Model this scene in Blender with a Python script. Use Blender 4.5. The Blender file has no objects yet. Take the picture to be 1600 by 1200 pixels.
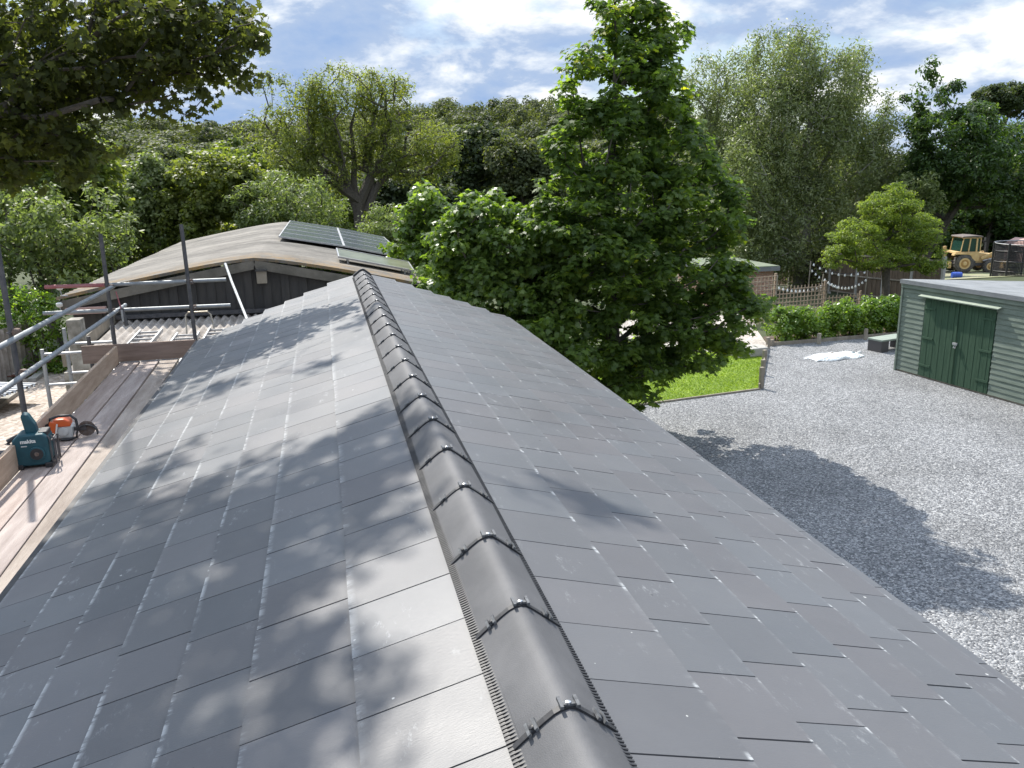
import bpy, math, random
import numpy as np
from mathutils import Vector, Matrix

# ------------------------------------------------------------------ camera
S = bpy.context.scene
COL = S.collection
CR = np.array([0.97525, -0.22049, -0.01677]); CU = np.array([0.06971, 0.23458, 0.96959]); CF = np.array([0.20985, 0.94676, -0.24415])
CP = np.array([-0.481, 0.0, 1.272]); FPX = 1289.8
cam_data = bpy.data.cameras.new('camera'); cam = bpy.data.objects.new('camera', cam_data); COL.objects.link(cam)
cam_data.sensor_width = 36.0; cam_data.lens = FPX / 1600 * 36.0
cam_data.clip_start = 0.05; cam_data.clip_end = 4000
cam.matrix_world = Matrix(((CR[0], CU[0], -CF[0], CP[0]), (CR[1], CU[1], -CF[1], CP[1]), (CR[2], CU[2], -CF[2], CP[2]), (0, 0, 0, 1)))
S.camera = cam
# ------------------------------------------------------------------ light
SUN_AZ, SUN_EL = -17.5, 50.0      # degrees from +Y towards +X, elevation
EXPOSURE = 0.75
w = bpy.data.worlds.new('World'); S.world = w; w.use_nodes = True
nt = w.node_tree; nt.nodes.clear(); N = nt.nodes; L = nt.links
def nd(t, **k):
    n = N.new(t)
    for a, b in k.items(): setattr(n, a, b)
    return n
sky = nd('ShaderNodeTexSky', sky_type='NISHITA'); sky.sun_disc = False
sky.sun_elevation = math.radians(SUN_EL); sky.sun_rotation = math.radians(SUN_AZ)
sky.air_density = 1.0; sky.dust_density = 1.0
tc = nd('ShaderNodeTexCoord'); sep = nd('ShaderNodeSeparateXYZ'); L.new(tc.outputs['Generated'], sep.inputs[0])
zz = nd('ShaderNodeMath', operation='MAXIMUM'); zz.inputs[1].default_value = 0.0; L.new(sep.outputs['Z'], zz.inputs[0])
za = nd('ShaderNodeMath', operation='ADD'); za.inputs[1].default_value = 0.34; L.new(zz.outputs[0], za.inputs[0])
dv = nd('ShaderNodeCombineXYZ')
for i, ax in enumerate('XY'):
    m = nd('ShaderNodeMath', operation='DIVIDE'); L.new(sep.outputs[ax], m.inputs[0]); L.new(za.outputs[0], m.inputs[1]); L.new(m.outputs[0], dv.inputs[i])
def noise(scale, detail, rough, vec, off=0.0, dist=0.0):
    mp = nd('ShaderNodeMapping'); mp.inputs['Location'].default_value = (off, off * .7, off * .3); L.new(vec, mp.inputs['Vector'])
    n = nd('ShaderNodeTexNoise'); n.inputs['Scale'].default_value = scale; n.inputs['Detail'].default_value = detail
    n.inputs['Roughness'].default_value = rough; n.inputs['Distortion'].default_value = dist; L.new(mp.outputs[0], n.inputs['Vector']); return n.outputs['Fac']
def ramp(src, stops):
    r = nd('ShaderNodeValToRGB'); L.new(src, r.inputs[0]); e = r.color_ramp.elements
    while len(e) < len(stops): e.new(0.5)
    for k, (p, c) in enumerate(stops): e[k].position = p; e[k].color = (*c, 1) if len(c) == 3 else c
    return r.outputs['Color']
cov = ramp(noise(1.7, 10, .56, dv.outputs[0], 3.1, .2), [(0.37, (0, 0, 0)), (0.47, (1, 1, 1))])
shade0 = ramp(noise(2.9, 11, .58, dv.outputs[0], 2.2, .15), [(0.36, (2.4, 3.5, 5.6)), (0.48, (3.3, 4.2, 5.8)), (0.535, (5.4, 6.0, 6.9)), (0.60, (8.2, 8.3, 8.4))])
glow = nd('ShaderNodeMapRange'); glow.inputs['From Min'].default_value = .30; glow.inputs['From Max'].default_value = .80; glow.inputs['To Min'].default_value = 1.0; glow.inputs['To Max'].default_value = 2.3  # unseen overhead cloud brightened to lift shadows and add glare on the slates
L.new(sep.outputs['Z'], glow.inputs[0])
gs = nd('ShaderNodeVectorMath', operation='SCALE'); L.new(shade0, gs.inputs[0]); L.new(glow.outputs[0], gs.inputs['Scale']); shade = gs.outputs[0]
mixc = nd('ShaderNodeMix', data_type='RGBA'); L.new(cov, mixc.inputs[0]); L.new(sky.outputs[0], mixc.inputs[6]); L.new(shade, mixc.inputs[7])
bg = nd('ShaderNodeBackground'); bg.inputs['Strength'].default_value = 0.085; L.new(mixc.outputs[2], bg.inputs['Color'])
wo = nd('ShaderNodeOutputWorld'); L.new(bg.outputs[0], wo.inputs['Surface'])
sd = bpy.data.lights.new('sun', 'SUN'); sd.energy = 4.2; sd.angle = math.radians(0.5); sd.color = (1.0, 0.95, 0.87)
so = bpy.data.objects.new('sun', sd); COL.objects.link(so)
a, e_ = math.radians(SUN_AZ), math.radians(SUN_EL)
so.rotation_euler = Vector((math.sin(a) * math.cos(e_), math.cos(a) * math.cos(e_), math.sin(e_))).to_track_quat('Z', 'Y').to_euler()
S.view_settings.view_transform = 'Standard'; S.view_settings.look = 'None'; S.view_settings.exposure = EXPOSURE; S.view_settings.gamma = 1
S.cycles.max_bounces = 6; S.cycles.transparent_max_bounces = 6

# ------------------------------------------------------------------ helpers
def ray(px, py):
    return (px - 800) / FPX * CR - (py - 600) / FPX * CU + CF
def at(px, py, Y):              # the point of the view ray at distance Y along the roof direction
    d = ray(px, py); return CP + d * (Y - CP[1]) / d[1]
def onz(px, py, z):
    d = ray(px, py); return CP + d * (z - CP[2]) / d[2]
G = -3.7
def sst(a, b, x):
    t = min(1, max(0, (x - a) / (b - a))); return t * t * (3 - 2 * t)
def gz(x, y):
    z = G - 1.9 * sst(0, 1, min(1, max(0, (y - 23) / 45.0)))
    z += (12.8 + 1.5 * math.sin(x * .02 + 1) - 5.0 * sst(-30, -110, x) - 13 * sst(60, 130, x)) * sst(78, 185, y + 0.12 * x) 
    z -= 1.1 * sst(33, 50, y) * sst(14, 24, x) * (1 - sst(70, 90, y))
    z += .25 * math.sin(x * .11) * math.sin(y * .09) * sst(45, 70, y)
    return z

class MB:
    def __init__(s): s.v = []; s.f = []; s.uv = []; s.col = []
    def box(s, c, d, R=None, uvs=None):
        b = len(s.v); c = np.array(c, float); h = np.array(d, float) / 2
        for i in (-1, 1):
            for j in (-1, 1):
                for k in (-1, 1):
                    p = np.array([i * h[0], j * h[1], k * h[2]])
                    if R is not None: p = R @ p
                    s.v.append(tuple(c + p))
        for q in ((0, 1, 3, 2), (4, 6, 7, 5), (0, 4, 5, 1), (2, 3, 7, 6), (0, 2, 6, 4), (1, 5, 7, 3)): s.f.append(tuple(b + i for i in q))
        return s
    def bar(s, p, q, wd, ht, up=(0, 0, 1)):     # box from p to q
        p = np.array(p, float); q = np.array(q, float); y = (q - p); ln = np.linalg.norm(y); y = y / ln
        x = np.cross(y, up); x /= np.linalg.norm(x); z = np.cross(x, y)
        return s.box((p + q) / 2, (wd, ln, ht), np.column_stack([x, y, z]))
    def tube(s, pts, r, n=8, cap=True):
        pts = [np.array(p, float) for p in pts]; rs = r if hasattr(r, '__len__') else [r] * len(pts)
        b = len(s.v)
        for i, p in enumerate(pts):
            t = pts[min(i + 1, len(pts) - 1)] - pts[max(i - 1, 0)]; t /= (np.linalg.norm(t) + 1e-9)
            u = np.cross(t, (0, 0, 1) if abs(t[2]) < .9 else (1, 0, 0)); u /= np.linalg.norm(u); v = np.cross(t, u)
            for k in range(n):
                a = 2 * math.pi * k / n; s.v.append(tuple(p + rs[i] * (math.cos(a) * u + math.sin(a) * v)))
        for i in range(len(pts) - 1):
            for k in range(n):
                a = b + i * n + k; c = b + i * n + (k + 1) % n; s.f.append((a, c, c + n, a + n))
        if cap:
            s.f.append(tuple(b + k for k in range(n))[::-1]); s.f.append(tuple(b + (len(pts) - 1) * n + k for k in range(n)))
        return s
    def poly(s, pts):
        b = len(s.v); s.v += [tuple(p) for p in pts]; s.f.append(tuple(range(b, b + len(pts)))); return s
    def prism(s, pts2, z0, z1, fn=lambda x, y, z: (x, y, z)):      # extruded outline
        b = len(s.v); n = len(pts2)
        for z in (z0, z1): s.v += [tuple(fn(x, y, z)) for x, y in pts2]
        s.f.append(tuple(range(b, b + n))[::-1]); s.f.append(tuple(range(b + n, b + 2 * n)))
        for i in range(n): j = (i + 1) % n; s.f.append((b + i, b + j, b + n + j, b + n + i))
        return s
    def lathe(s, c, axis, prof, n=20):          # prof: (distance along axis, radius)
        axis = np.array(axis, float); axis /= np.linalg.norm(axis); c = np.array(c, float)
        return s.tube_prof([c + axis * a for a, r in prof], [r for a, r in prof], axis, n)
    def tube_prof(s, pts, rs, t, n):
        b = len(s.v); u = np.cross(t, (0, 0, 1) if abs(t[2]) < .9 else (1, 0, 0)); u /= np.linalg.norm(u); v = np.cross(t, u)
        for p, r in zip(pts, rs):
            for k in range(n):
                a = 2 * math.pi * k / n; s.v.append(tuple(p + r * (math.cos(a) * u + math.sin(a) * v)))
        for i in range(len(pts) - 1):
            for k in range(n):
                a = b + i * n + k; c = b + i * n + (k + 1) % n; s.f.append((a, c, c + n, a + n))
        s.f.append(tuple(b + k for k in range(n))[::-1]); s.f.append(tuple(b + (len(pts) - 1) * n + k for k in range(n)))
        return s
    def build(s, name, mat, parent=None, smooth=False, bevel=0):
        me = bpy.data.meshes.new(name); me.from_pydata(s.v, [], s.f); me.materials.append(mat)
        if smooth:
            me.polygons.foreach_set('use_smooth', [True] * len(me.polygons))
            try: me.set_sharp_from_angle(angle=math.radians(40))
            except Exception: pass
        o = bpy.data.objects.new(name, me); COL.objects.link(o)
        if parent is not None: o.parent = parent; o.location = -WL(parent)
        if bevel:
            m = o.modifiers.new('bevel', 'BEVEL'); m.width = bevel; m.segments = 2; m.limit_method = 'ANGLE'
        return o
def WL(o):                      # all things are unrotated, so world location is the sum
    v = Vector((0, 0, 0))
    while o is not None: v = v + o.location; o = o.parent
    return v
def tag(o, label=None, cat=None, group=None, kind=None):
    for k, x in (('label', label), ('category', cat), ('group', group), ('kind', kind)):
        if x: o[k] = x
    return o
def thing(name, label, cat, loc, group=None):
    o = bpy.data.objects.new(name, None); COL.objects.link(o); o.location = tuple(loc); o.empty_display_size = .1
    return tag(o, label, cat, group)
def rotz(a): c, s = math.cos(a), math.sin(a); return np.array([[c, -s, 0], [s, c, 0], [0, 0, 1.]])
def roty(a): c, s = math.cos(a), math.sin(a); return np.array([[c, 0, s], [0, 1, 0], [-s, 0, c]])

# ------------------------------------------------------------------ materials
def mat(name, base, rough=.6, metal=0.0, spec=.5, var=None, vscale=3.0, detail=6, bump=0.0, bscale=40.0, stretch=(1, 1, 1), extra=None, coord='Object'):
    m = bpy.data.materials.new(name); m.use_nodes = True; t = m.node_tree; b = t.nodes['Principled BSDF']
    b.inputs['Roughness'].default_value = rough; b.inputs['Metallic'].default_value = metal; b.inputs['Specular IOR Level'].default_value = spec
    b.inputs['Base Color'].default_value = (*base, 1)
    co = t.nodes.new('ShaderNodeTexCoord'); mp = t.nodes.new('ShaderNodeMapping'); mp.inputs['Scale'].default_value = stretch
    t.links.new(co.outputs[coord], mp.inputs['Vector'])
    if var is not None:
        n = t.nodes.new('ShaderNodeTexNoise'); n.inputs['Scale'].default_value = vscale; n.inputs['Detail'].default_value = detail; n.inputs['Roughness'].default_value = .65
        t.links.new(mp.outputs[0], n.inputs['Vector'])
        r = t.nodes.new('ShaderNodeValToRGB'); r.color_ramp.elements[0].position = .34; r.color_ramp.elements[1].position = .68
        r.color_ramp.elements[0].color = (*base, 1); r.color_ramp.elements[1].color = (*var, 1)
        t.links.new(n.outputs['Fac'], r.inputs[0]); t.links.new(r.outputs[0], b.inputs['Base Color'])
    if bump:
        n2 = t.nodes.new('ShaderNodeTexNoise'); n2.inputs['Scale'].default_value = bscale; n2.inputs['Detail'].default_value = 5
        t.links.new(mp.outputs[0], n2.inputs['Vector'])
        bp = t.nodes.new('ShaderNodeBump'); bp.inputs['Strength'].default_value = bump; bp.inputs['Distance'].default_value = .01
        t.links.new(n2.outputs['Fac'], bp.inputs['Height']); t.links.new(bp.outputs[0], b.inputs['Normal'])
    return m
M = {}
M['steel'] = mat('galvanised_tube', (.22, .235, .245), .55, .45, var=(.34, .355, .365), vscale=9, bump=.15, bscale=60)
M['dark_steel'] = mat('weathered_dark_tube', (.06, .062, .068), .55, .3, var=(.13, .12, .12), vscale=12, bump=.2)
M['red_steel'] = mat('red_painted_tube', (.28, .07, .08), .5, .2, var=(.35, .16, .16), vscale=10)
M['rust'] = mat('rusty_fitting', (.12, .07, .05), .8, .3, var=(.22, .19, .17), vscale=30)
M['board'] = mat('scaffold_board', (.30, .235, .205), .8, var=(.46, .385, .345), vscale=2.2, bump=.5, bscale=30, stretch=(9, .8, 9))
M['board2'] = mat('grey_scaffold_board', (.25, .205, .185), .85, var=(.42, .36, .33), vscale=1.6, detail=9, bump=.5, bscale=30, stretch=(7, .7, 7))
M['board3'] = mat('stained_scaffold_board', (.22, .18, .15), .85, var=(.43, .37, .32), vscale=1.3, detail=10, bump=.5, bscale=30, stretch=(5, .9, 5))
M['board_dark'] = mat('weathered_board', (.17, .12, .095), .85, var=(.27, .20, .165), vscale=2.2, bump=.5, bscale=30, stretch=(1, 9, 9))
M['toe'] = mat('toe_board', (.34, .24, .165), .8, var=(.50, .375, .275), vscale=2.5, bump=.5, bscale=30, stretch=(9, .8, 6))
M['black'] = mat('black_plastic', (.018, .018, .02), .5, var=(.04, .04, .042), vscale=20)
M['clip'] = mat('grey_clip', (.06, .062, .065), .5, .2, var=(.15, .155, .16), vscale=60)
M['screw'] = mat('bright_screw', (.6, .6, .6), .3, .9)
M['fascia'] = mat('barn_fascia', (.10, .092, .075), .85, var=(.20, .18, .15), vscale=3, bump=.4, bscale=25)
M['barnwall'] = mat('dark_cladding', (.030, .029, .028), .7, var=(.060, .055, .050), vscale=2.5, stretch=(3, 3, .5), bump=.2)
M['solar'] = mat('solar_glass', (.035, .05, .06), .16, 0, .6, var=(.05, .06, .065), vscale=3)
M['alu'] = mat('aluminium', (.30, .31, .32), .5, .5, var=(.46, .46, .46), vscale=10)
M['white'] = mat('white_plastic', (.72, .72, .69), .5, var=(.60, .59, .55), vscale=8)
M['teal'] = mat('teal_plastic', (.006, .050, .068), .5, var=(.012, .075, .095), vscale=18, bump=.1)
M['orange'] = mat('orange_plastic', (.60, .12, .03), .4, var=(.62, .10, .02), vscale=20)
M['offwhite'] = mat('light_grey_plastic', (.55, .55, .53), .5, var=(.42, .42, .40), vscale=14)
M['brass'] = mat('grubby_metal', (.25, .22, .17), .5, .6, var=(.38, .34, .28), vscale=40)
M['shed'] = mat('green_painted_siding', (.118, .150, .118), .9, var=(.185, .22, .18), vscale=2.5, bump=.4, bscale=30, stretch=(1, 1, 6))
M['sheddoor'] = mat('green_painted_door', (.020, .055, .028), .85, var=(.038, .082, .045), vscale=3, bump=.3, bscale=30, stretch=(6, 6, .7))
M['felt'] = mat('roof_felt', (.15, .16, .165), .85, var=(.23, .24, .245), vscale=2.0, bump=.5, bscale=120)
M['concrete'] = mat('concrete', (.30, .29, .26), .9, var=(.42, .40, .36), vscale=6, bump=.5, bscale=60)
M['timber'] = mat('weathered_timber', (.20, .17, .13), .85, var=(.33, .29, .23), vscale=4, bump=.4, bscale=40, stretch=(1, 1, .4))
M['fence'] = mat('fence_boards', (.095, .068, .045), .85, var=(.17, .125, .085), vscale=3, bump=.5, bscale=30, stretch=(5, 5, .5))
M['yellow'] = mat('faded_yellow_paint', (.50, .33, .13), .6, var=(.60, .44, .22), vscale=5)
M['tyre'] = mat('tyre_rubber', (.05, .045, .042), .85, var=(.13, .12, .11), vscale=9, bump=.3)
M['glass'] = mat('tinted_glass', (.015, .05, .04), .08, 0, .7)
M['blue'] = mat('blue_plastic', (.02, .06, .32), .4, var=(.03, .09, .42), vscale=10)
M['bag'] = mat('white_bag', (.62, .66, .66), .55, var=(.78, .79, .77), vscale=9, bump=.5, bscale=25)
M['pebble'] = mat('asbestos', (.3, .3, .3), .9)
M['soil'] = mat('soil', (.07, .045, .03), .95, var=(.12, .085, .06), vscale=9, bump=.6, bscale=50)
M['bark'] = mat('bark', (.055, .045, .035), .9, var=(.11, .095, .075), vscale=14, bump=.7, bscale=40)
M['bark_pale'] = mat('pale_bark', (.16, .15, .12), .9, var=(.26, .245, .21), vscale=14, bump=.7, bscale=40)
M['render'] = mat('whitewashed_block', (.16, .14, .11), .9, var=(.50, .47, .41), vscale=3.5, detail=9, bump=.6, bscale=35)
M['wall'] = mat('building_wall', (.30, .27, .23), .9, var=(.38, .35, .30), vscale=3, bump=.4)
M['bulb'] = mat('opal_bulb', (.8, .8, .78), .25)
M['net'] = mat('black_mesh_net', (.02, .02, .022), .7)
M['pink'] = mat('pinkish_wall', (.45, .28, .24), .85, var=(.5, .34, .3), vscale=3)

def brick():
    m = bpy.data.materials.new('brick'); m.use_nodes = True; t = m.node_tree; b = t.nodes['Principled BSDF']; b.inputs['Roughness'].default_value = .9
    co = t.nodes.new('ShaderNodeTexCoord'); sp = t.nodes.new('ShaderNodeSeparateXYZ'); cb = t.nodes.new('ShaderNodeCombineXYZ')
    ad = t.nodes.new('ShaderNodeMath'); ad.operation = 'ADD'
    t.links.new(co.outputs['Object'], sp.inputs[0]); t.links.new(sp.outputs[0], ad.inputs[0]); t.links.new(sp.outputs[1], ad.inputs[1])
    t.links.new(ad.outputs[0], cb.inputs[0]); t.links.new(sp.outputs[2], cb.inputs[1])
    br = t.nodes.new('ShaderNodeTexBrick'); br.inputs['Scale'].default_value = 1; br.inputs['Brick Width'].default_value = .225; br.inputs['Row Height'].default_value = .075
    br.inputs['Mortar Size'].default_value = .008; br.inputs['Color1'].default_value = (.30, .14, .09, 1); br.inputs['Color2'].default_value = (.42, .25, .18, 1); br.inputs['Mortar'].default_value = (.42, .38, .33, 1)
    t.links.new(cb.outputs[0], br.inputs['Vector']); t.links.new(br.outputs['Color'], b.inputs['Base Color'])
    return m
M['brick'] = brick()

def leafmat(name, cols, trans=.35, rough=.42, spec=.45, tcol=None):
    """cols: dark..light leaf pigments picked by a per-leaf random value"""
    m = bpy.data.materials.new(name); m.use_nodes = True; t = m.node_tree; b = t.nodes['Principled BSDF']; out = t.nodes['Material Output']
    at_ = t.nodes.new('ShaderNodeAttribute'); at_.attribute_name = 'rnd'
    r = t.nodes.new('ShaderNodeValToRGB'); e = r.color_ramp.elements
    while len(e) < len(cols): e.new(.5)
    for k, (p, c) in enumerate(cols): e[k].position = p; e[k].color = (*c, 1)
    t.links.new(at_.outputs['Fac'], r.inputs[0]); t.links.new(r.outputs[0], b.inputs['Base Color'])
    b.inputs['Roughness'].default_value = rough; b.inputs['Specular IOR Level'].default_value = spec
    tr = t.nodes.new('ShaderNodeBsdfTranslucent'); g = t.nodes.new('ShaderNodeMix'); g.data_type = 'RGBA'; g.blend_type = 'MULTIPLY'; g.inputs[0].default_value = 1
    t.links.new(r.outputs[0], g.inputs[6]); g.inputs[7].default_value = (*(tcol or (2.15, 2.2, .8)), 1)
    t.links.new(g.outputs[2], tr.inputs[0]); mx = t.nodes.new('ShaderNodeMixShader'); mx.inputs[0].default_value = trans
    t.links.new(b.outputs[0], mx.inputs[1]); t.links.new(tr.outputs[0], mx.inputs[2]); t.links.new(mx.outputs[0], out.inputs['Surface'])
    return m
LM = {
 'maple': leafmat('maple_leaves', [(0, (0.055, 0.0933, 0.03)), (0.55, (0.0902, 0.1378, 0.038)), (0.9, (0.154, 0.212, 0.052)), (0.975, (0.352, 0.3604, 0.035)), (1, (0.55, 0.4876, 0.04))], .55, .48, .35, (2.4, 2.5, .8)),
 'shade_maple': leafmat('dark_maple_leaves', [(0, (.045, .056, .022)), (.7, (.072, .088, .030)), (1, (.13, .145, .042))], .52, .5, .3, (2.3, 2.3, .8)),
 'sapling': leafmat('light_maple_leaves', [(0, (0.066, 0.1092, 0.03)), (0.6, (0.114, 0.1725, 0.042)), (1, (0.204, 0.2702, 0.06))], .45, .40, .5, (2.4, 2.5, .8)),
 'birch': leafmat('willow_leaves', [(0, (0.1166, 0.142, 0.06)), (0.6, (0.1823, 0.2116, 0.09)), (1, (0.3208, 0.3344, 0.168))], 0.42, .42, .5, (1.5, 1.7, .8)),
 'cherry': leafmat('dark_green_leaves', [(0, (0.0303, 0.0605, 0.0177)), (0.7, (0.0579, 0.1023, 0.0278)), (1, (0.1034, 0.1511, 0.0379))], 0.43, .45, .4),
 'acacia': leafmat('yellow_green_leaves', [(0, (0.0954, 0.1381, 0.0322)), (0.6, (0.1513, 0.2046, 0.0437)), (1, (0.258, 0.2967, 0.0575))], 0.50, .5, .3),
 'laurel': leafmat('laurel_leaves', [(0, (0.0689, 0.1283, 0.023)), (0.6, (0.1309, 0.212, 0.0322)), (1, (0.2343, 0.3125, 0.046))], 0.46, .30, .55),
 'willow': leafmat('green_willow_leaves', [(0, (0.0937, 0.1172, 0.0338)), (0.6, (0.1447, 0.173, 0.0483)), (1, (0.2343, 0.2455, 0.0785))], 0.50, .5, .35),
 'pale': leafmat('pale_greygreen_leaves', [(0, (0.104, 0.1366, 0.0525)), (0.6, (0.169, 0.2013, 0.0819)), (1, (0.273, 0.305, 0.1365))], 0.44, .5, .4, (1.7, 1.9, .8)),
 'mid': leafmat('mid_green_leaves', [(0, (0.0658, 0.0927, 0.0264)), (0.6, (0.1116, 0.1469, 0.0385)), (1, (0.186, 0.2147, 0.0541))], 0.48, .5, .35),
 'dark': leafmat('deep_green_leaves', [(0, (0.0341, 0.0514, 0.0228)), (0.7, (0.0584, 0.0802, 0.0341)), (1, (0.0973, 0.1182, 0.0512))], 0.38, .55, .3),
 'wood': leafmat('woodland_leaves', [(0, (0.0481, 0.0638, 0.0287)), (0.6, (0.0778, 0.0948, 0.0411)), (1, (0.1259, 0.1402, 0.0616))], 0.40, .6, .25),
}
LIT = leafmat('dry_litter', [(0, (.12, .08, .04)), (1, (.2, .15, .06))])

# ------------------------------------------------------------------ foliage
TEMPL = {
 'maple': (np.array([(0, 0), (.13, .02), (.42, -.10), (.33, .16), (.62, .34), (.34, .42), (.30, .62), (.14, .56), (0, 1.0), (-.14, .56), (-.30, .62), (-.34, .42), (-.62, .34), (-.33, .16), (-.42, -.10), (-.13, .02)]) * 1.0, [tuple(range(16))]),
 'maple_lo': (np.array([(0, 0), (.40, -.06), (.58, .36), (.26, .5), (0, 1.0), (-.26, .5), (-.58, .36), (-.40, -.06)]), [tuple(range(8))]),
 'oval': (np.array([(0, 0), (.22, .3), (.20, .65), (0, 1), (-.20, .65), (-.22, .3)]), [(0, 1, 2, 3), (0, 3, 4, 5)]),
 'rhomb': (np.array([(0, 0), (.3, .45), (0, 1), (-.3, .45)]), [(0, 1, 2, 3)]),
 'blade': (np.array([(0, 0), (.16, .4), (0, 1), (-.16, .4)]), [(0, 1, 2, 3)]),
 'tuft': (np.array([(0, 0), (.45, .1), (.3, .55), (.5, .8), (0, 1), (-.4, .75), (-.25, .4), (-.5, .2)]), [tuple(range(8))]),
}
def leaf_mesh(name, C_, Nn, sizes, templ, rng, rnd=None, fold=.18):
    """one leaf-shaped face set at every point C_, facing Nn"""
    T, F = TEMPL[templ]; n = len(C_); k = len(T)
    Nn = Nn / (np.linalg.norm(Nn, axis=1)[:, None] + 1e-9)
    ref = rng.normal(size=(n, 3)); ref[:, 2] -= .6
    yv = ref - (ref * Nn).sum(1)[:, None] * Nn; yv /= (np.linalg.norm(yv, axis=1)[:, None] + 1e-9)
    xv = np.cross(yv, Nn)
    tz = -fold * np.abs(T[:, 0]) * 1.2 - .12 * (T[:, 1] ** 2)
    V = C_[:, None, :] + sizes[:, None, None] * (T[None, :, 0, None] * xv[:, None, :] + (T[None, :, 1, None] - .4) * yv[:, None, :] + tz[None, :, None] * Nn[:, None, :])
    V = V.reshape(-1, 3).astype(np.float32)
    fl = np.concatenate([np.array(f) for f in F]); fs = np.array([len(f) for f in F])
    loops = (np.arange(n)[:, None] * k + fl[None, :]).ravel().astype(np.int32)
    tot = np.tile(fs, n).astype(np.int32); start = np.concatenate([[0], np.cumsum(tot)[:-1]]).astype(np.int32)
    me = bpy.data.meshes.new(name); me.vertices.add(len(V)); me.vertices.foreach_set('co', V.ravel())
    me.loops.add(len(loops)); me.loops.foreach_set('vertex_index', loops)
    me.polygons.add(len(tot)); me.polygons.foreach_set('loop_start', start); me.polygons.foreach_set('loop_total', tot)
    at_ = me.attributes.new('rnd', 'FLOAT', 'POINT')
    if rnd is None: rnd = rng.random(n)
    at_.data.foreach_set('value', np.repeat(rnd, k).astype(np.float32))
    me.update(calc_edges=True)
    return me
def clusters(lumps, n, rng, shell=.55, minz=None):
    """points inside a union of ellipsoids (cx,cy,cz,rx,ry,rz), more of them near the skin"""
    lumps = np.array(lumps, float); vol = lumps[:, 3] * lumps[:, 4] * lumps[:, 5]; pr = vol ** .8 / (vol ** .8).sum()
    idx = rng.choice(len(lumps), n, p=pr); d = rng.normal(size=(n, 3)); d /= np.linalg.norm(d, axis=1)[:, None]
    r = rng.random(n) ** (1 / 3.) * (1 - shell) + shell * (1 - .25 * rng.random(n) ** 2)
    P = lumps[idx, :3] + d * r[:, None] * lumps[idx, 3:]
    if minz is not None: P[:, 2] = np.maximum(P[:, 2], minz + .3 * rng.random(n))
    return P
def leaves_at(P, per, rad, rng, up=.7, flat=.7, outc=None, droop=0.0):
    n = len(P); k = rng.poisson(per, n).clip(2); idx = np.repeat(np.arange(n), k); m = len(idx)
    d = rng.normal(size=(m, 3)); d /= np.linalg.norm(d, axis=1)[:, None]; rr = rng.random(m) ** (1 / 2.2)
    rv = (rad * (0.7 + .6 * rng.random(n)))[idx]
    off = d * (rr * rv)[:, None]; off[:, 2] *= flat
    if droop: off[:, 2] -= droop * rng.random(m) * rv
    C_ = P[idx] + off; Nn = d * .7 + rng.normal(size=(m, 3)) * .45; Nn[:, 2] += up
    base = rng.random(n)[idx]
    return C_, Nn, np.clip(.55 * rng.random(m) + .45 * base, 0, 1)
def branches(mb, trunk, P, rng, r0, leafr=.012, sides=5, step=.7, expo=2.4, horiz=0.0):
    """grows limbs from the trunk polyline to every cluster centre"""
    nodes = [np.array(p, float) for p in trunk]; par = [i - 1 for i in range(len(trunk))]; plen = [0.0]
    for i in range(1, len(trunk)): plen.append(plen[-1] + np.linalg.norm(nodes[i] - nodes[i - 1]))
    load = [0.0] * len(nodes); A = np.array(nodes); PL = np.array(plen)
    order = np.argsort(np.linalg.norm(P - A[len(trunk) // 2], axis=1))
    tips = []
    for ci in order:
        c = P[ci]; d = A - c; D = np.linalg.norm(d, axis=1)
        cost = D + .22 * PL + np.maximum(0, d[:, 2]) * 1.2
        cost[0] += 2.0
        j = int(np.argmin(cost)); start = A[j]; dist = D[j]; k = max(1, int(dist / step)); last = j
        new = []
        for q in range(1, k + 1):
            t = q / k; p = start + (c - start) * t + (rng.normal(size=3) * .09 * dist * math.sin(math.pi * t) / max(1, k ** .3) if q < k else 0)
            p[2] -= .10 * dist * math.sin(math.pi * t) * (1 - horiz)
            nodes.append(p); par.append(last); plen.append(plen[last] + np.linalg.norm(p - nodes[last])); load.append(0.0); last = len(nodes) - 1; new.append(last)
        tips.append(last); A = np.vstack([A] + [nodes[i] for i in new]); PL = np.append(PL, [plen[i] for i in new])
    for t in tips: load[t] += 1
    for i in range(len(nodes) - 1, 0, -1): load[par[i]] += load[i]
    rad = np.array([leafr * max(1, l) ** (1 / expo) for l in load]); sc = r0 / rad[0]
    rad = np.where(np.arange(len(rad)) < len(trunk), rad * sc, rad * (1 + (sc - 1) * np.clip(np.array(load) / max(load), 0, 1) ** .5))
    for i in range(1, len(nodes)):
        mb.tube([nodes[par[i]], nodes[i]], [rad[par[i]] if load[par[i]] < 4 * load[i] or i < len(trunk) else min(rad[par[i]], rad[i] * 1.3), rad[i]], sides if rad[i] > .03 else 4, False)
    return mb
def link(me, name, matl, parent, loc=None):
    me.materials.append(matl); o = bpy.data.objects.new(name, me); COL.objects.link(o); o.parent = parent
    if parent is not None and loc is None: o.location = -WL(parent)
    return o
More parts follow.
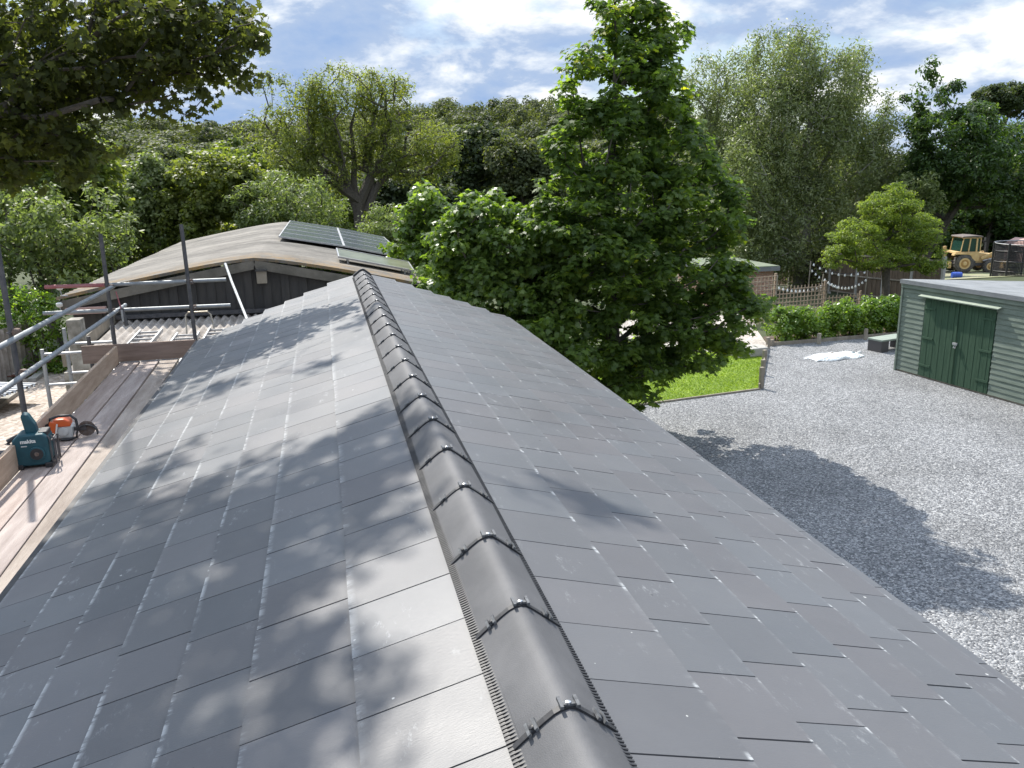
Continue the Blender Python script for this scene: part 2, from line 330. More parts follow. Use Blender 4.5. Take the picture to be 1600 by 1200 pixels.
def tree(name, label, cat, base, lumps, ncl, per, rad, lsize, templ, leaf, seed, r0=.15, lean=(0, 0), group=None, up=.7, flat=.7, bark='bark', trunk=None, droop=0.0,
         shell=.55, th=.6, expo=2.4, sides=6, world=True, minz=None, step=.7, extra=None, leafr=.012):
    rng = np.random.default_rng(seed); base = np.array(base, float)
    P = clusters(lumps, ncl, rng, shell, minz)
    if extra is not None: P = np.vstack([P, np.array(extra, float)])
    if trunk is None:
        top = P[:, 2].max(); cx, cy = np.average(P[:, 0]), np.average(P[:, 1]); hh = (top - base[2]) * th
        trunk = [base + np.array([(cx - base[0]) * t ** 1.3 + .06 * hh * .3 * math.sin(5 * t + seed), (cy - base[1]) * t ** 1.3, hh * t]) for t in np.linspace(0, 1, 8)]
    t = thing(name, label, cat, base, group)
    mb = MB(); branches(mb, trunk, P, rng, r0, leafr, sides=sides, expo=expo, step=step); mb.build('trunk', M[bark], t, smooth=True)
    C_, Nn, rnd = leaves_at(P, per, rad, rng, up, flat, droop=droop)
    me = leaf_mesh('crown', C_, Nn, lsize * (.65 + .7 * rng.random(len(C_))), templ, rng, rnd)
    link(me, 'crown', LM[leaf], t)
    return t
def copy_tree(src, loc, s, rz, label, group=None):
    r = src.copy(); COL.objects.link(r); r.location = tuple(loc); r.scale = s if hasattr(s, '__len__') else (s, s, s); r.rotation_euler = (0, 0, rz); r['label'] = label
    if group: r['group'] = group
    for ch in src.children: c = ch.copy(); COL.objects.link(c); c.parent = r
    return r

# ================================================================== GROUND
def sheet(name, pts, z, m, label=None, kind='structure'):
    mb = MB(); mb.poly([(x, y, z) for x, y in pts]); o = mb.build(name, m); tag(o, label, None, None, kind); return o
def ground_mat():
    m = mat('meadow', (.028, .040, .013), .95, var=(.065, .078, .026), vscale=.35, detail=9, bump=1, bscale=6); return m
xs = np.concatenate([np.linspace(-1500, -130, 12), np.linspace(-120, 130, 84), np.linspace(150, 1500, 12)])
ys = np.concatenate([np.linspace(-60, 20, 9), np.linspace(23, 200, 90), np.linspace(230, 2500, 14)])
mb = MB()
for y in ys:
    for x in xs: mb.v.append((x, y, gz(x, y) - .03))
nx = len(xs)
for j in range(len(ys) - 1):
    for i in range(nx - 1): q = j * nx + i; mb.f.append((q, q + 1, q + nx + 1, q + nx))
tag(mb.build('ground', ground_mat(), smooth=True), None, None, None, 'structure')

def gravel_mat(name, cols, scale, bump=.9):
    m = bpy.data.materials.new(name); m.use_nodes = True; t = m.node_tree; b = t.nodes['Principled BSDF']; b.inputs['Roughness'].default_value = .75; b.inputs['Specular IOR Level'].default_value = .3
    co = t.nodes.new('ShaderNodeTexCoord'); v = t.nodes.new('ShaderNodeTexVoronoi'); v.inputs['Scale'].default_value = scale
    t.links.new(co.outputs['Object'], v.inputs['Vector'])
    sp = t.nodes.new('ShaderNodeSeparateColor'); t.links.new(v.outputs['Color'], sp.inputs[0])
    r = t.nodes.new('ShaderNodeValToRGB'); e = r.color_ramp.elements
    while len(e) < len(cols): e.new(.5)
    for k, (p, c) in enumerate(cols): e[k].position = p; e[k].color = (*c, 1)
    t.links.new(sp.outputs[0], r.inputs[0])
    n = t.nodes.new('ShaderNodeTexNoise'); n.inputs['Scale'].default_value = .6; n.inputs['Detail'].default_value = 9; n.inputs['Roughness'].default_value = .65; t.links.new(co.outputs['Object'], n.inputs['Vector'])
    mr = t.nodes.new('ShaderNodeMapRange'); mr.inputs['From Min'].default_value = .3; mr.inputs['From Max'].default_value = .7; mr.inputs['To Min'].default_value = .66; mr.inputs['To Max'].default_value = 1.06
    t.links.new(n.outputs['Fac'], mr.inputs[0])
    mx = t.nodes.new('ShaderNodeVectorMath'); mx.operation = 'SCALE'; t.links.new(r.outputs[0], mx.inputs[0]); t.links.new(mr.outputs[0], mx.inputs['Scale'])
    t.links.new(mx.outputs[0], b.inputs['Base Color'])
    bp = t.nodes.new('ShaderNodeBump'); bp.inputs['Strength'].default_value = bump; bp.inputs['Distance'].default_value = .02; bp.invert = True
    t.links.new(v.outputs['Distance'], bp.inputs['Height']); t.links.new(bp.outputs[0], b.inputs['Normal'])
    return m
M['gravel'] = gravel_mat('slate_chippings', [(0, (.078, .081, .086)), (.35, (.158, .162, .168)), (.7, (.265, .27, .272)), (.93, (.39, .39, .39)), (1, (.48, .48, .47))], 42)
M['yard'] = gravel_mat('pale_yard_stone', [(0, (.28, .22, .17)), (.5, (.40, .33, .27)), (1, (.56, .49, .42))], 14, .8)
M['path'] = gravel_mat('pale_path_stone', [(0, (.30, .26, .22)), (.5, (.44, .39, .34)), (1, (.6, .56, .50))], 20, .8)
def lawn_mat():
    m = mat('lawn', (.10, .165, .018), .9, var=(.22, .30, .030), vscale=1.3, detail=12, bump=1, bscale=70); return m
M['lawn'] = lawn_mat()
sheet('gravel_yard', [(1.9, -12), (30, -12), (30, 22.1), (16.8, 22.0), (12.07, 21.66), (9.26, 17.08), (6.14, 16.59), (1.9, 16.0)], G + .004, M['gravel'])
sheet('lawn', [(1.9, 16.0), (6.14, 16.59), (9.26, 17.08), (10.9, 19.72), (11.35, 20.9), (10.2, 21.2), (8.6, 22.4), (1.9, 22.0)], G + .010, M['lawn'])
sheet('garden_path', [(11.0, 19.8), (12.07, 21.66), (13.0, 24), (14.5, 27), (8.0, 27), (8.6, 22.4), (10.2, 21.2), (11.35, 20.9), (10.9, 19.72)], G + .006, M['path'])
sheet('soil_bed', [(12.07, 21.68), (16.8, 22.02), (19, 22.2), (19, 23.3), (12.6, 22.9)], G + .008, M['soil'])
sheet('yard_path', [(-4.0, -8), (-2.4, -8), (-2.4, 12.5), (-4.4, 13.0), (-5.2, 22), (-7.3, 25.2), (-9.4, 22.0), (-8.2, 8), (-8, -8)], G + .004, M['yard'])

# grass blades of the lawn (uncountable)
def grass():
    rng = np.random.default_rng(5); n = 26000
    poly = [(1.9, 16.0), (6.14, 16.59), (9.26, 17.08), (10.9, 19.72), (11.2, 20.9), (10.0, 21.2), (8.5, 22.4), (1.9, 22.0)]
    P = np.column_stack([rng.uniform(4.5, 11.3, n * 2), rng.uniform(16, 22.3, n * 2)])
    ins = np.zeros(len(P), bool); j = len(poly) - 1
    for i in range(len(poly)):
        xi, yi = poly[i]; xj, yj = poly[j]
        ins ^= ((yi > P[:, 1]) != (yj > P[:, 1])) & (P[:, 0] < (xj - xi) * (P[:, 1] - yi) / (yj - yi + 1e-12) + xi); j = i
    P = P[ins]; m = len(P); C_ = np.column_stack([P, np.full(m, G + .028)])
    Nn = rng.normal(size=(m, 3)); Nn[:, 2] *= .3
    T, F = TEMPL['blade']
    me = leaf_mesh('grass', C_, Nn + np.array([0, 0, .9]), .035 + .03 * rng.random(m), 'blade', rng)
    me.materials.append(leafmat('grass_blades', [(0, (.10, .165, .020)), (.6, (.17, .255, .026)), (1, (.27, .34, .06))], .35, .6, .2))
    o = bpy.data.objects.new('grass', me); COL.objects.link(o); tag(o, 'short bright green grass of the small lawn beside the gravel', 'grass', None, 'stuff')
grass()
# loose stones scattered on the gravel: real relief over the sheet
def stones():
    rng = np.random.default_rng(9); n = 90000
    P = np.column_stack([rng.uniform(2.5, 15, n), rng.uniform(3, 21.5, n)])
    vis = (P[:, 1] < 16.4 + (P[:, 0] - 4) * .15) | (P[:, 0] > 10.2 + (P[:, 1] - 18) * .5)
    P = P[vis]; n = len(P); s = rng.uniform(.008, .019, n)
    T = np.array([(1, 0, 0), (-.3, .9, 0), (-.7, -.7, 0), (.05, .1, .7)]); a = rng.uniform(0, 6.28, n)
    ca, sa = np.cos(a)[:, None], np.sin(a)[:, None]
    X = T[None, :, 0] * ca - T[None, :, 1] * sa; Yy = T[None, :, 0] * sa + T[None, :, 1] * ca
    V = np.stack([P[:, 0, None] + X * s[:, None], P[:, 1, None] + Yy * s[:, None], G + .003 + T[None, :, 2] * s[:, None] * rng.uniform(.5, 1.1, n)[:, None]], -1).reshape(-1, 3).astype(np.float32)
    F = np.array([(0, 1, 3), (1, 2, 3), (2, 0, 3)]); loops = (np.arange(n)[:, None] * 4 + F.ravel()[None]).ravel().astype(np.int32)
    me = bpy.data.meshes.new('loose_stones'); me.vertices.add(len(V)); me.vertices.foreach_set('co', V.ravel()); me.loops.add(len(loops)); me.loops.foreach_set('vertex_index', loops)
    me.polygons.add(n * 3); me.polygons.foreach_set('loop_start', np.arange(n * 3, dtype=np.int32) * 3); me.polygons.foreach_set('loop_total', np.full(n * 3, 3, np.int32))
    at_ = me.attributes.new('rnd', 'FLOAT', 'POINT'); at_.data.foreach_set('value', np.repeat(rng.random(n), 4).astype(np.float32)); me.update(calc_edges=True)
    m = leafmat('chippings', [(0, (.072, .075, .080)), (.5, (.165, .17, .175)), (.85, (.29, .292, .292)), (1, (.46, .46, .45))], 0.0, .6, .4); me.materials.append(m)
    o = bpy.data.objects.new('loose_stones', me); COL.objects.link(o); tag(o, 'loose grey slate chippings strewn over the yard', 'gravel', None, 'stuff')
stones()

# ================================================================== SLATE ROOFED BUILDING
TH = 0.2799; PITCH = .3015
YN = -3.0
def RP(side, s, y, h=0.0):       # point on a slope: s down from the apex, h above the slope plane
    return (side * (s * math.cos(TH) + h * math.sin(TH)), y, -s * math.sin(TH) + h * math.cos(TH))
def slate_mat():
    m = bpy.data.materials.new('fibre_cement_slate'); m.use_nodes = True; t = m.node_tree; b = t.nodes['Principled BSDF']; LK = t.links.new
    def n(ty, **k):
        q = t.nodes.new(ty)
        for a_, v_ in k.items(): setattr(q, a_, v_)
        return q
    uv = n('ShaderNodeUVMap'); uv.uv_map = 'UVMap'; su = n('ShaderNodeSeparateXYZ'); LK(uv.outputs[0], su.inputs[0])
    at_ = n('ShaderNodeAttribute'); at_.attribute_name = 'tone'; sc = n('ShaderNodeSeparateColor'); LK(at_.outputs['Color'], sc.inputs[0])
    co = n('ShaderNodeTexCoord')
    r = n('ShaderNodeValToRGB'); e = r.color_ramp.elements; e[0].color = (.068, .070, .0745, 1); e[1].color = (.131, .133, .1375, 1)
    nz = n('ShaderNodeTexNoise'); nz.inputs['Scale'].default_value = 1.7; nz.inputs['Detail'].default_value = 9; nz.inputs['Roughness'].default_value = .7; LK(co.outputs['Object'], nz.inputs['Vector'])
    ad = n('ShaderNodeMath', operation='MULTIPLY_ADD'); ad.inputs[1].default_value = .55; LK(sc.outputs[0], ad.inputs[0]); 
    a2 = n('ShaderNodeMath', operation='MULTIPLY'); a2.inputs[1].default_value = .5; LK(nz.outputs['Fac'], a2.inputs[0]); LK(a2.outputs[0], ad.inputs[2]); LK(ad.outputs[0], r.inputs[0])
    # lime bloom along the tails of the slates and stray scuffs
    def math_(op, a_, b_=None, c_=None):
        q = n('ShaderNodeMath', operation=op)
        for i, x in enumerate((a_, b_, c_)):
            if x is None: continue
            if isinstance(x, (int, float)): q.inputs[i].default_value = x
            else: LK(x, q.inputs[i])
        return q.outputs[0]
    def mr(x, a_, b_, c_=0, d_=1):
        q = n('ShaderNodeMapRange'); q.inputs['From Min'].default_value = a_; q.inputs['From Max'].default_value = b_; q.inputs['To Min'].default_value = c_; q.inputs['To Max'].default_value = d_; LK(x, q.inputs[0]); return q.outputs[0]
    n1 = n('ShaderNodeTexNoise'); n1.inputs['Scale'].default_value = 1.0; n1.inputs['Detail'].default_value = 7; n1.inputs['Roughness'].default_value = .75
    mp = n('ShaderNodeMapping'); mp.inputs['Scale'].default_value = (10, 26, 10); LK(co.outputs['Object'], mp.inputs[0]); LK(mp.outputs[0], n1.inputs['Vector'])
    n2 = n('ShaderNodeTexNoise'); n2.inputs['Scale'].default_value = 2.2; n2.inputs['Detail'].default_value = 3; LK(co.outputs['Object'], n2.inputs['Vector'])
    tail = mr(su.outputs[1], .075, .0)                     # v: 0 at the tail, 1 at the course line above
    line = math_('MULTIPLY', tail, mr(math_('ADD', math_('MULTIPLY', n1.outputs['Fac'], .8), math_('MULTIPLY', n2.outputs['Fac'], .4)), .56, .66))
    line = math_('MULTIPLY', line, sc.outputs[1])
    # right slope: short dashes at the tail corners
    uc = math_('ABSOLUTE', math_('SUBTRACT', su.outputs[0], .5))
    dash = math_('MULTIPLY', mr(uc, .39, .47), mr(su.outputs[1], .045, .02))
    dash = math_('MULTIPLY', dash, math_('MULTIPLY', mr(n1.outputs['Fac'], .40, .52), sc.outputs[2]))
    n3 = n('ShaderNodeTexNoise'); n3.inputs['Scale'].default_value = 1.0; n3.inputs['Detail'].default_value = 6; n3.inputs['Roughness'].default_value = .8
    mp3 = n('ShaderNodeMapping'); mp3.inputs['Scale'].default_value = (18, 7, 10); mp3.inputs['Rotation'].default_value = (0, 0, .6); LK(co.outputs['Object'], mp3.inputs[0]); LK(mp3.outputs[0], n3.inputs['Vector'])
    scuff = math_('MULTIPLY', mr(n3.outputs['Fac'], .585, .72, 0, .6), mr(n2.outputs['Fac'], .46, .60))
    pale = at_.outputs['Alpha']
    pw = math_('MULTIPLY', mr(n3.outputs['Fac'], .40, .6, .35, 1), pale)
    tot = math_('MINIMUM', math_('ADD', math_('ADD', line, dash), math_('ADD', scuff, pw)), 1.0)
    mx = n('ShaderNodeMix', data_type='RGBA'); LK(tot, mx.inputs[0]); LK(r.outputs[0], mx.inputs[6]); mx.inputs[7].default_value = (.36, .37, .37, 1)
    hue = n('ShaderNodeValToRGB'); he = hue.color_ramp.elements; he[0].position = 0; he[0].color = (.965, 1.0, 1.02, 1); he[1].position = 1; he[1].color = (1.035, .995, .99, 1); h2 = he.new(.5); h2.color = (1, 1, 1, 1)
    wn = n('ShaderNodeTexWhiteNoise', noise_dimensions='1D'); LK(sc.outputs[0], wn.inputs['W']); LK(wn.outputs['Value'], hue.inputs[0])
    tn = n('ShaderNodeMix', data_type='RGBA', blend_type='MULTIPLY'); tn.inputs[0].default_value = 1; LK(r.outputs[0], tn.inputs[6]); LK(hue.outputs[0], tn.inputs[7]); LK(tn.outputs[2], mx.inputs[6])
    vo = n('ShaderNodeTexVoronoi'); vo.inputs['Scale'].default_value = 11; LK(co.outputs['Object'], vo.inputs['Vector']); vs = n('ShaderNodeSeparateColor'); LK(vo.outputs['Color'], vs.inputs[0])
    spk = math_('MULTIPLY', math_('LESS_THAN', vo.outputs['Distance'], math_('MULTIPLY', vs.outputs[1], .07)), math_('GREATER_THAN', vs.outputs[0], .72))
    sm = n('ShaderNodeMix', data_type='RGBA'); LK(spk, sm.inputs[0]); LK(mx.outputs[2], sm.inputs[6]); sr = n('ShaderNodeValToRGB'); sr.color_ramp.interpolation = 'CONSTANT'; sr.color_ramp.elements[0].color = (.015, .014, .012, 1); sr.color_ramp.elements[1].position = .45; sr.color_ramp.elements[1].color = (.42, .42, .40, 1)
    LK(vs.outputs[2], sr.inputs[0]); LK(sr.outputs[0], sm.inputs[7]); LK(sm.outputs[2], b.inputs['Base Color'])
    n4 = n('ShaderNodeTexNoise'); n4.inputs['Scale'].default_value = 2.5; n4.inputs['Detail'].default_value = 5; LK(co.outputs['Object'], n4.inputs['Vector'])
    LK(mr(n4.outputs['Fac'], .3, .7, .40, .52), b.inputs['Roughness']); b.inputs['Specular IOR Level'].default_value = .5
    n5 = n('ShaderNodeTexNoise'); n5.inputs['Scale'].default_value = 1; n5.inputs['Detail'].default_value = 4
    mp5 = n('ShaderNodeMapping'); mp5.inputs['Scale'].default_value = (60, 330, 60); LK(co.outputs['Object'], mp5.inputs[0]); LK(mp5.outputs[0], n5.inputs['Vector'])
    bp = n('ShaderNodeBump'); bp.inputs['Strength'].default_value = .28; bp.inputs['Distance'].default_value = .002; LK(n5.outputs['Fac'], bp.inputs['Height']); LK(bp.outputs[0], b.inputs['Normal'])
    return m
M['slate'] = slate_mat()
bld = thing('slate_roofed_building', 'long low building with a new dark grey slate roof and angled ridge tiles', 'building', (0, 4, G))
def slope(side, lines, y0, yend, name):
    rnd = random.Random(7 + side); V = []; F = []; UV = []; TN = []
    for k in range(1, len(lines)):
        s_tail = lines[k]; s_prev = lines[k - 1]; s_head = max(.02, s_prev - .10)
        ph = y0 + .1 * (k - 1); n0 = int(math.floor((YN - ph) / PITCH)); ye = yend[k - 1]
        j = n0
        while ph + j * PITCH < ye:
            ya = ph + j * PITCH + .0026; yb = min(ph + (j + 1) * PITCH - .0026, ye)
            j += 1
            if yb - ya < .03: continue
            ds = rnd.uniform(-.003, .003); dy = rnd.uniform(-.001, .001); lift = rnd.uniform(0, .0010); sk = rnd.uniform(-.0005, .0005)
            th = .0055; b = len(V)
            ln = s_tail - s_head; up_t = .0135 + lift; up_h = .0015
            for (s_, h_) in ((s_tail + ds, up_t), (s_head, up_h)):
                for y_ in (ya, yb):
                    hh = h_ + (sk if y_ == ya else -sk)
                    V.append(RP(side, s_, y_ + dy, hh)); V.append(RP(side, s_ - (.002 if h_ == up_t else 0), y_ + dy, hh - th))
            # verts: 0 tail ya top,1 bottom,2 tail yb top,3 bottom,4 head ya top,5 b,6 head yb top,7 b
            top = (0, 2, 6, 4) if side > 0 else (0, 4, 6, 2)
            faces = [top, (1, 3, 2, 0), (0, 4, 5, 1), (2, 3, 7, 6)]
            vh = (s_tail - s_head) / (s_tail - s_prev)
            uvv = {0: (0, 0), 2: (1, 0), 4: (0, vh), 6: (1, vh), 1: (0, 0), 3: (1, 0), 5: (0, vh), 7: (1, vh)}
            tone = rnd.random() if side < 0 else .5 + .42 * (rnd.random() - .5); lime = (1.0 if rnd.random() < .8 else .35) if side < 0 else .15; dash = 0 if side < 0 else (1 if rnd.random() < .8 else 0)
            lime *= 1.0 if side > 0 else (.25 + .75 * min(1, k / 3.0))
            ym = (ya + yb) / 2
            al = 1.0 if (side > 0 and k == 6 and 2.95 < ym < 3.1) else (.35 if (side > 0 and k == 4 and 1.35 < ym < 1.65) else 0.0)
            for f in faces:
                F.append(tuple(b + i for i in f))
                for i in f: UV.append(uvv[i]); TN.append((tone, lime, dash, al))
    me = bpy.data.meshes.new(name); me.from_pydata(V, [], F); me.materials.append(M['slate'])
    u = me.uv_layers.new(name='UVMap'); u.data.foreach_set('uv', np.array(UV, np.float32).ravel())
    ca = me.color_attributes.new('tone', 'FLOAT_COLOR', 'CORNER'); ca.data.foreach_set('color', np.array(TN, np.float32).ravel())
    o = bpy.data.objects.new(name, me); COL.objects.link(o); o.parent = bld; o.location = -WL(bld); return o
LL = [.10, .502, .828, 1.082, 1.345, 1.60, 1.84, 2.108]; LR = [.09, .465, .705, .945, 1.175, 1.402, 1.610, 1.819, 1.868]
EL = [11.72, 11.5, 11.28, 11.1, 10.85, 10.6, 10.35]; ER = [11.72, 11.6, 11.35, 11.15, 10.95, 10.72, 10.45, 10.35]
slope(-1, LL, 1.955, EL, 'roof_slates'); slope(1, LR, 1.855, ER, 'roof_slates')
for side, sE in ((-1, 2.09), (1, 1.85)):      # boarding under the slates
    mb = MB(); prof = [(0.0, -.012), (sE, -.012), (sE, -.16), (0.0, -.16)]
    p0 = [RP(side, s_, YN, h_) for s_, h_ in prof]; p1 = [RP(side, s_, (11.4 if s_ == 0 else 10.2), h_) for s_, h_ in prof]
    mb.v = p0 + p1
    for i in range(4): j = (i + 1) % 4; mb.f.append((i, j, 4 + j, 4 + i))
    mb.f += [(3, 2, 1, 0), (4, 5, 6, 7)]; mb.build('roof_deck', M['black'], bld)
mb = MB(); WX = 1.72                     # walls
for x0, x1, y0, y1 in ((-1.95, -1.75, -2.8, 10.1), (WX - .2, WX, -2.8, 10.1)): mb.box(((x0 + x1) / 2, (y0 + y1) / 2, (G - .75) / 2 - .02), (x1 - x0, y1 - y0, -G - .75))
mb.box((-.1, 10.0, (G - .75) / 2 - .02), (3.25, .2, -G - .75)); mb.box((-.1, -2.7, (G - .75) / 2 - .02), (3.25, .2, -G - .75))
mb.build('wall', M['wall'], bld)
# eaves trims: black tray edge left, slim dark drip right
mb = MB(); a_, b_ = RP(-1, 2.112, YN, -.012), RP(-1, 2.112, 10.32, -.012); mb.bar(a_, b_, .045, .02); mb.bar(RP(-1, 2.128, YN, .004), RP(-1, 2.128, 10.33, .004), .042, .018); mb.bar((a_[0] - .02, YN, a_[2] - .05), (a_[0] - .02, 10.32, a_[2] - .05), .012, .10)
rr = random.Random(3)
for i in range(16): y = rr.uniform(1, 10); mb.box((a_[0] - .012, y, a_[2] + .012), (.02, rr.uniform(.02, .05), .012))
mb.build('eaves_tray', M['black'], bld)
mb = MB(); a_ = RP(1, 1.872, 0, -.01); mb.bar((a_[0], YN, a_[2]), (a_[0], 10.3, a_[2]), .02, .02); mb.bar((a_[0] + .004, YN, a_[2] - .06), (a_[0] + .004, 10.3, a_[2] - .06), .012, .10); mb.build('eaves_tray', M['black'], bld)
# ridge tiles
M['ridge'] = mat('concrete_ridge_tile', (.078, .078, .081), .62, 0, .35, var=(.120, .119, .121), vscale=3.5, detail=14, bump=.16, bscale=320)
def ridge_profile(off=0.0):
    P = [(-.131, -.024), (-.106, -.002), (-.082, .0180), (-.056, .0390), (-.034, .0550), (-.017, .0630), (0, .066), (.015, .0620), (.031, .051), (.055, .032), (.083, .009), (.114, -.018)]
    out = []
    for i, (x, z) in enumerate(P):
        a = P[max(0, i - 1)]; c = P[min(len(P) - 1, i + 1)]; t = np.array([c[0] - a[0], c[1] - a[1]]); t /= np.linalg.norm(t); nrm = (-t[1], t[0])
        out.append((x + nrm[0] * off, z + nrm[1] * off))
    return out
def shell_profile(mb, y0, y1, o0, o1, dz0=0, dz1=0):
    A = ridge_profile(o1); B = ridge_profile(o0); ring = A + B[::-1]; b = len(mb.v); n = len(ring)
    for y, dz in ((y0, dz0), (y1, dz1)): mb.v += [(x, y, z + dz) for x, z in ring]
    for i in range(n): j = (i + 1) % n; mb.f.append((b + i, b + n + i, b + n + j, b + j))
    mb.f.append(tuple(range(b, b + n))); mb.f.append(tuple(range(b + n, b + 2 * n))[::-1]); return mb
Y0 = 1.622; RTL = .487
M_seal = M['black']
nr = 0
for k in range(-8, 20):
    rr = random.Random(100 + k); y0 = Y0 + k * RTL; y1 = y0 + RTL; q = rr.uniform(-.0015, .0015)
    if y1 > 11.5: y1 = 11.42
    mb = MB(); shell_profile(mb, y0 + .005, y1 - .005, -.014, 0, q, -q)
    rt = mb.build('ridge_tile', M['ridge'], bld, smooth=True)
    mb = MB(); shell_profile(mb, y0 - .009, y0 + .009, -.013, .006); mb.build('joint_seal', M_seal, rt)
    def pt(s):                       # parameter along profile index
        P = ridge_profile(0.004); i = int(s); f_ = s - i; return np.array([P[i][0] * (1 - f_) + P[i + 1][0] * f_, 0, P[i][1] * (1 - f_) + P[i + 1][1] * f_])
    for s_ in (2.0, 6.0, 9.6):
        p = pt(s_); t_ = pt(s_ + .5) - pt(s_ - .5); t_ /= np.linalg.norm(t_); n_ = np.array([-t_[2], 0, t_[0]]); R = np.column_stack([t_, [0, 1, 0], n_])
        mb = MB(); yc = y0 + rr.uniform(-.003, .003); c = p + np.array([0, yc, 0])
        wd = .020 if s_ == 6.0 else .011
        for sg in (-1, 1):
            mb.box(c + R @ np.array([sg * wd, 0, .008]), (.008, .042, .008), R)
        mb.box(c + R @ np.array([0, 0, .004]), (2 * wd, .013, .006), R); cl = mb.build('union_clip', M['clip'], rt)
        if s_ == 6.0 or k < 3:
            mb = MB(); mb.lathe(c + R @ np.array([0, 0, .004]), n_, [(0, .007), (.006, .007), (.0075, .004)], 10); mb.build('screw', M['screw'] if s_ == 6.0 else M['black'], rt, smooth=True)
mb = MB(); shell_profile(mb, 11.40, 11.47, -.02, .012, .012, .012); mb.build('ridge_end_cap', M['black'], bld)
# ventilated comb strips either side of the ridge
for side, s_, col, name in ((-1, .136, 'comb', 'ridge_comb'), (1, .118, 'comb', 'ridge_comb')):
    mb = MB(); y = YN
    c0 = RP(side, s_, 0, .012)
    mb.bar((RP(side, s_ - .03, YN, .016)), (RP(side, s_ - .03, 11.42, .016)), .016, .010)
    while y < 11.4:
        mb.bar(RP(side, s_ - .03, y, .019), RP(side, s_ + (.011 if side < 0 else .004), y, .0165), .0062, .004); y += .0135 if y < 7 else .027
    mb.build(name, M['black'], bld)

# ================================================================== SCAFFOLD
scg = 'scaffold boards of the walkway'
def px_board(x0, x1, w_, z=-.9, label='', yend=10.93, bm='board'):
    t = thing('scaffold_board', label, 'board', (x1, yend, z), scg); rr = random.Random(int(x0 * 1000))
    mb = MB(); mb.bar((x0, -.5, z - .02), (x1, yend, z - .02 + rr.uniform(-.004, .004)), w_, .038); mb.build('plank', M[bm], t, bevel=.004)
    mb = MB()
    for (p, q) in (((x1, yend - .03),) * 2,): mb.bar((x1 - w_ / 2, yend - .03, z - .018), (x1 + w_ / 2, yend - .03, z - .018), .03, .045)
    mb.build('end_band', M['steel'], t)
def bline(xa5, xa11, y): return xa5 + (xa11 - xa5) * (y - 5.9) / 4.93
# gap lines measured at y 5.9 and 10.83
G1 = (-2.675, -2.835); G2 = (-2.455, -2.60); TOE = (-2.905, -3.075); E1 = (-2.24, -2.365)
def ext(g, y): return g[0] + (g[1] - g[0]) * (y - 5.9) / 4.93
for (A_, B_, lab) in ((TOE, G1, 'pale pinkish scaffold board next to the long toe board'), (G1, G2, 'middle scaffold board of the three in the walkway'), (G2, E1, 'scaffold board beside the roof eave, with a dirty grey edge')):
    x0 = (ext(A_, -.5) + ext(B_, -.5)) / 2; x1 = (ext(A_, 10.93) + ext(B_, 10.93)) / 2
    wd_ = (ext(B_, 8) - ext(A_, 8)) - (.012 if 'pale' in lab else .022)
    px_board(x0, x1, wd_, label=lab, bm={'p': 'board', 'm': 'board2', 's': 'board3'}[lab[0]])
t0 = ext(TOE, -.5) - .02; t1 = ext(TOE, 10.95) - .02
mb = MB(); mb.bar((t0, -.5, -.80), (t1, 10.9, -.80), .038, .215); o = mb.build('toe_board', M['toe'], None, bevel=.004)
tag(o, 'long tan toe board standing on edge along the scaffold walkway', 'board')
mb = MB(); mb.bar((-3.52, 11.0, -.80), (-2.17, 11.03, -.80), .038, .225); o = mb.build('toe_board', M['board_dark'], None, bevel=.004)
tag(o, 'short dark brown toe board across the far end of the walkway', 'board')
def lerp(a, b, t): return [a[i] + (b[i] - a[i]) * t for i in range(3)]
def pole(name, label, p, q, m='steel', r=.0242, cat='pole', group=None, endcap=True):
    t = thing(name, label, cat, p, group); mb = MB(); mb.tube([p, q], r, 14); o = mb.build('tube', M[m], t, smooth=True)
    mb = MB(); d = np.array(q, float) - np.array(p, float); d /= np.linalg.norm(d); mb.tube([np.array(q) - d * .012, np.array(q) + d * .0015], r * .85, 12); mb.build('open_end', M['black'], t)
    return t
def coupler(label, p, along, grp='scaffold couplers'):
    t = thing('scaffold_coupler', label, 'coupler', p, grp); al = np.array(along, float); al /= np.linalg.norm(al)
    mb = MB(); mb.lathe(np.array(p) - al * .03, al, [(0, .029), (.003, .034), (.057, .034), (.06, .029)], 12); mb.build('collar', M['rust'], t, smooth=True)
    mb = MB(); mb.lathe(np.array(p) + np.array([0, 0, -.03]), (0, 0, 1), [(0, .029), (.004, .033), (.056, .033), (.06, .029)], 12); mb.build('collar', M['rust'], t, smooth=True)
    mb = MB(); s = np.cross(al, (0, 0, 1)); mb.tube([np.array(p) + s * .02 + al * .02, np.array(p) + s * .085 + al * .02], .007, 6); mb.box(np.array(p) + s * .06 + al * .02, (.025, .025, .02)); mb.tube([np.array(p) - s * .02 - al * .02, np.array(p) - s * .075 - al * .02], .007, 6); mb.box(np.array(p) - s * .05 - al * .02, (.024, .024, .02)); mb.build('bolt', M['dark_steel'], t)
sg = 'upright scaffold tubes'
std = [((-3.21, 7.9, G), (-3.21, 7.93, 1.9), 'dark scaffold upright at the left edge of the picture, nearest the camera'),
       ((-3.16, 11.08, G), (-3.14, 11.08, .67), 'dark scaffold upright behind the corner where the two toe boards meet'),
       ((-2.15, 11.08, G), (-2.20, 11.08, .76), 'dark scaffold upright beside the far roof corner')]
for p, q, lab in std: pole('scaffold_upright', lab, p, q, 'dark_steel', group=sg)
pole('guard_rail', 'upper long galvanised guard rail slanting across the left uprights', (-3.01, -.5, .02), (-3.09, 11.16, .02))
pole('guard_rail', 'lower long galvanised guard rail beside the toe board', (-3.02, -.5, -.36), (-3.08, 11.6, -.28))
